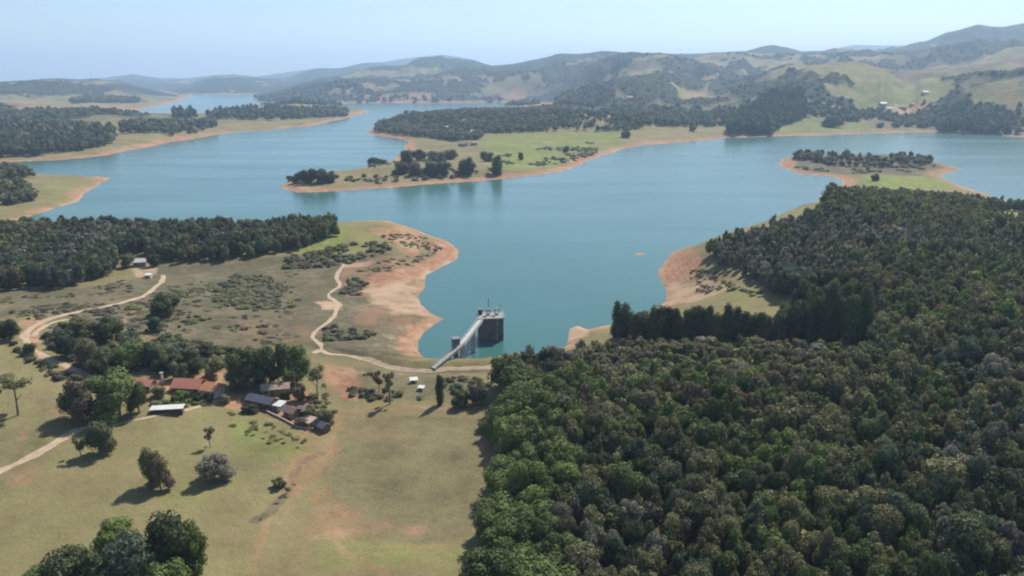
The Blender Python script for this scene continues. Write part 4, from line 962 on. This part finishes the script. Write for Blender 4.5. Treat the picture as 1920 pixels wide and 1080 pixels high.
# ---- houses
def house(px, py, w, d, h, rh, rot, wm, rm, label, name='house', cat='house', hip=0.0, open_=False, group=None, mono=False, n_win=2):
    x, y, z = hit(px, py); o = empty(name, (x, y, z), R(rot)); tag(o, label, cat, group)
    if py > 600: w *= .9; d *= .88; h *= .85; rh *= .9
    wl = MB()
    if open_:
        wl.box(0, d / 2 - .08, -.6, w, .16, h + .6)
        for sx in (-1, 1): wl.box(sx * (w / 2 - .08), -.082, -.6, .16, d - .17, h + .6)
    else: wl.box(0, 0, -.8, w, d, h + .8)
    if not hip and not mono and not open_:
        b = len(wl.v)
        for sx in (-1, 1):
            q = [(sx * (w / 2 - .003), -d / 2, h), (sx * (w / 2 - .003), d / 2, h), (sx * (w / 2 - .003), .02, h + rh - .03), (sx * (w / 2 - .003), -.02, h + rh - .03)]
            q2 = [(p[0] - sx * .2, p[1], p[2]) for p in q]; wl.hexa(q + q2 if sx > 0 else q2 + q)
    wl.build('wall', wm, o)
    rf = MB()
    if mono: rf.hexa([(-w / 2 - .3, -d / 2 - .3, h + .01), (w / 2 + .3, -d / 2 - .3, h + .01), (w / 2 + .3, d / 2 + .3, h + rh), (-w / 2 - .3, d / 2 + .3, h + rh),
                      (-w / 2 - .3, -d / 2 - .3, h + .16), (w / 2 + .3, -d / 2 - .3, h + .16), (w / 2 + .3, d / 2 + .3, h + rh + .15), (-w / 2 - .3, d / 2 + .3, h + rh + .15)])
    else: rf.gable(w, d, h + .02, rh, hip=hip)
    rf.build('roof', rm, o)
    if open_:
        p = MB()
        for k in range(max(2, int(w / 2.6) + 1)): p.box(-w / 2 + .1 + (w - .2) * k / max(1, int(w / 2.6)), -d / 2 + .1, -.5, .14, .14, h + .5)
        p.build('post', M_wood, o); return o
    MB().box(-w * .12, -d / 2 - .02, .02, .9, .07, min(2.0, h * .8)).build('door', M_wood, o)
    for k in range(n_win):
        q = w * (.2 + .22 * k) if k % 2 else -w * .36
        MB().box(q, -d / 2 - .02, h * .38, min(1.2, w * .16), .07, h * .34).build('window', M_glass, o)
    if w > 6: MB().box(w / 2 + .02, 0, h * .38, .07, 1.1, h * .34).build('window', M_glass, o)
    return o
house(273, 730, 6.0, 4.6, 2.5, 1.2, -8, M_cream, M_roofred, 'small farmhouse with faded red roof behind the large green tree')
house(356, 733, 9.5, 6.5, 2.6, 2.0, -6, M_cream, M_roofred, 'biggest farmhouse with pinkish red tiled roof')
house(398, 738, 6.0, 6.2, 2.6, 1.7, -14, M_white, M_rooforange, 'farmhouse wing with orange tiled roof and pale right wall', hip=1.2)
house(315, 774, 9.6, 2.3, 1.8, .35, 8, M_wood, M_roofwhite, 'long low shed with bright white sheet roof', 'shed', 'shed', open_=True, mono=True)
house(492, 760, 10.0, 4.4, 2.4, 1.2, -24, M_wood, M_roofgrey, 'long dark grey roofed shed right of the red yard', 'shed', 'shed')
house(518, 737, 9.0, 4.0, 2.5, 1.2, 12, M_cream, M_rooftan, 'tan roofed house below the big dark trees', mono=False)
house(524, 768, 3.2, 3.0, 2.1, .5, -20, M_white, M_roofwhite, 'small white roofed lean-to at the end of the dark shed', 'shed', 'shed', mono=True, n_win=1)
house(548, 780, 4.2, 3.6, 2.2, 1.0, -30, M_cream, M_roofbrown, 'small brown roofed shed right of the white lean-to', 'shed', 'shed', n_win=1)
house(574, 776, 4.6, 3.8, 2.2, 1.0, 18, M_wood, M_roofbrown, 'timber shed with brown roof under the thin olive tree', 'shed', 'shed', n_win=1)
house(578, 798, 4.2, 3.2, 2.0, .6, -30, M_cream, M_rooftan, 'low tan hut at the front of the farm yard corner', 'shed', 'shed', mono=True, n_win=1)
house(604, 806, 5.0, 3.0, 2.1, .9, -40, M_wood, M_roofgrey, 'dark shed at the right hand corner of the farm', 'shed', 'shed', n_win=1)
house(264, 498, 6.0, 4.2, 2.4, 1.4, 10, M_cream, M_roofwhite, 'pale roofed house at the edge of the left wood')
house(279, 521, 2.8, 2.2, 1.5, .5, 0, M_white, M_roofwhite, 'small white hut beside the upper end of the dirt road', 'shed', 'shed', mono=True, n_win=1)
house(776, 717, 2.3, 1.8, 1.2, .4, 10, M_white, M_roofwhite, 'upper small white hut on the back slope of the dam', 'hut', 'hut', mono=True, n_win=1)
house(790, 731, 1.7, 1.4, 1.0, .3, -10, M_white, M_roofwhite, 'lower small white hut on the back slope of the dam', 'hut', 'hut', mono=True, n_win=1)
house(838, 244, 10, 8, 5, 2.5, 20, M_white, M_roofwhite, 'left white house among the woods of the central peninsula')
house(890, 252, 13, 9, 5, 3, -10, M_white, M_roofwhite, 'right white house among the woods of the central peninsula')
house(868, 274, 12, 7, 3.5, 2.5, -25, M_cream, M_rooftan, 'cream house above the peninsula grove')
house(888, 272, 9, 7, 3.5, 2.5, 15, M_cream, M_rooftan, 'smaller cream house right above the peninsula grove')
house(1655, 198, 16, 10, 5, 3, 10, M_white, M_roofwhite, 'white house beside the bright field on the far right slope')
house(1692, 204, 18, 9, 4, 3, -20, M_cream, M_rooftan, 'long pinkish farm building on the cleared soil of the far slope')
house(1187, 186, 40, 14, 5, 4, 5, M_cream, M_rooforange, 'long pinkish building in the far valley')
house(1734, 176, 16, 10, 4, 3, 15, M_white, M_roofwhite, 'tiny white house high on the far right slope')

for k, (a, b) in enumerate([(1668, 206), (1712, 198), (1728, 208)]):
    house(a, b, 11 + k % 3 * 3, 8, 3.5, 2.5, k * 37 % 60 - 30, (M_white, M_cream)[k % 2], (M_roofwhite, M_rooforange, M_rooftan)[k % 3], 'tiny farmhouse on the cleared reddish soil of the far right slope', group='tiny farmhouses on the far right slope')
def post(px, py, hpx, w, m, name, cat, label, arm=False):
    x, y, z = hit(px, py); s = math.sqrt(x * x + y * y + (CAMZ - z) ** 2) / F; h = hpx * s / .92
    o = empty(name, (x, y, z)); tag(o, label, cat); b = MB(); b.box(0, 0, -.5, w, w, h + .5); b.build('pole' if arm else 'shaft', m, o)
    if arm:
        MB().box(0, -w / 2 - .05, h - .9, 1.9, .1, .12).build('crossarm', M_wood, o)
        for k in (-.8, 0, .8): MB().box(k, -w / 2 - .05, h - .777, .1, .1, .16).build('insulator', M_rail, o)
    else: MB().box(0, 0, h + .002, w * 1.5, w * 1.5, .25).build('cap', M_pale, o)
post(555, 748, 46, .28, M_wood, 'utility_pole', 'utility pole', 'brown wooden utility pole behind the farm sheds', True)
post(305, 720, 18, .6, M_pale, 'pillar', 'pillar', 'pale narrow upright pillar between the two red farmhouse roofs')
def low_wall(pts, h, label):
    P = [Vector(hit(*p)) for p in pts]; o = P[0]; m = MB()
    for a, b in zip(P[:-1], P[1:]):
        k = max(1, int((b - a).length / 2))
        for j in range(k):
            q0 = a.lerp(b, j / k); q1 = a.lerp(b, (j + 1) / k); q0.z = gz(q0.x, q0.y) + h / 2 - .2; q1.z = gz(q1.x, q1.y) + h / 2 - .2
            m.bar(q0 - o, q1 - o, .35, h + .4)
    w = m.build('low_wall', M_rooftan, None); w.location = o; tag(w, label, 'wall')
low_wall([(498, 772), (530, 788), (556, 802), (584, 806)], .7, 'low earthen wall along the front of the farm sheds')

# ------------------------------------------------------------------ haze
def haze():
    m = bpy.data.materials.new('haze'); m.use_nodes = True; nt = m.node_tree; nt.nodes.clear()
    out = nn(nt, 'ShaderNodeOutputMaterial'); v = nn(nt, 'ShaderNodeVolumePrincipled')
    v.inputs['Color'].default_value = (0.55, 0.75, 1.0, 1); v.inputs['Density'].default_value = 1.08e-4; v.inputs['Anisotropy'].default_value = 0.2
    nt.links.new(v.outputs[0], out.inputs['Volume'])
    s = 20600; z0 = float(Zt.min()) - 1; z1 = max(float(Zt.max()) + 15, CAMZ + 20)
    Vb = np.array([(x, y, z) for z in (z0, z1) for y in (-s, s) for x in (-s, s)], float)
    Fb = np.array([(0, 2, 3, 1), (4, 5, 7, 6), (0, 1, 5, 4), (2, 6, 7, 3), (0, 4, 6, 2), (1, 3, 7, 5)])
    tag(link('haze', mesh_from('haze', Vb, Fb, [m])), kind='stuff', label='pale blue summer haze over the lake and the far hills')
haze()
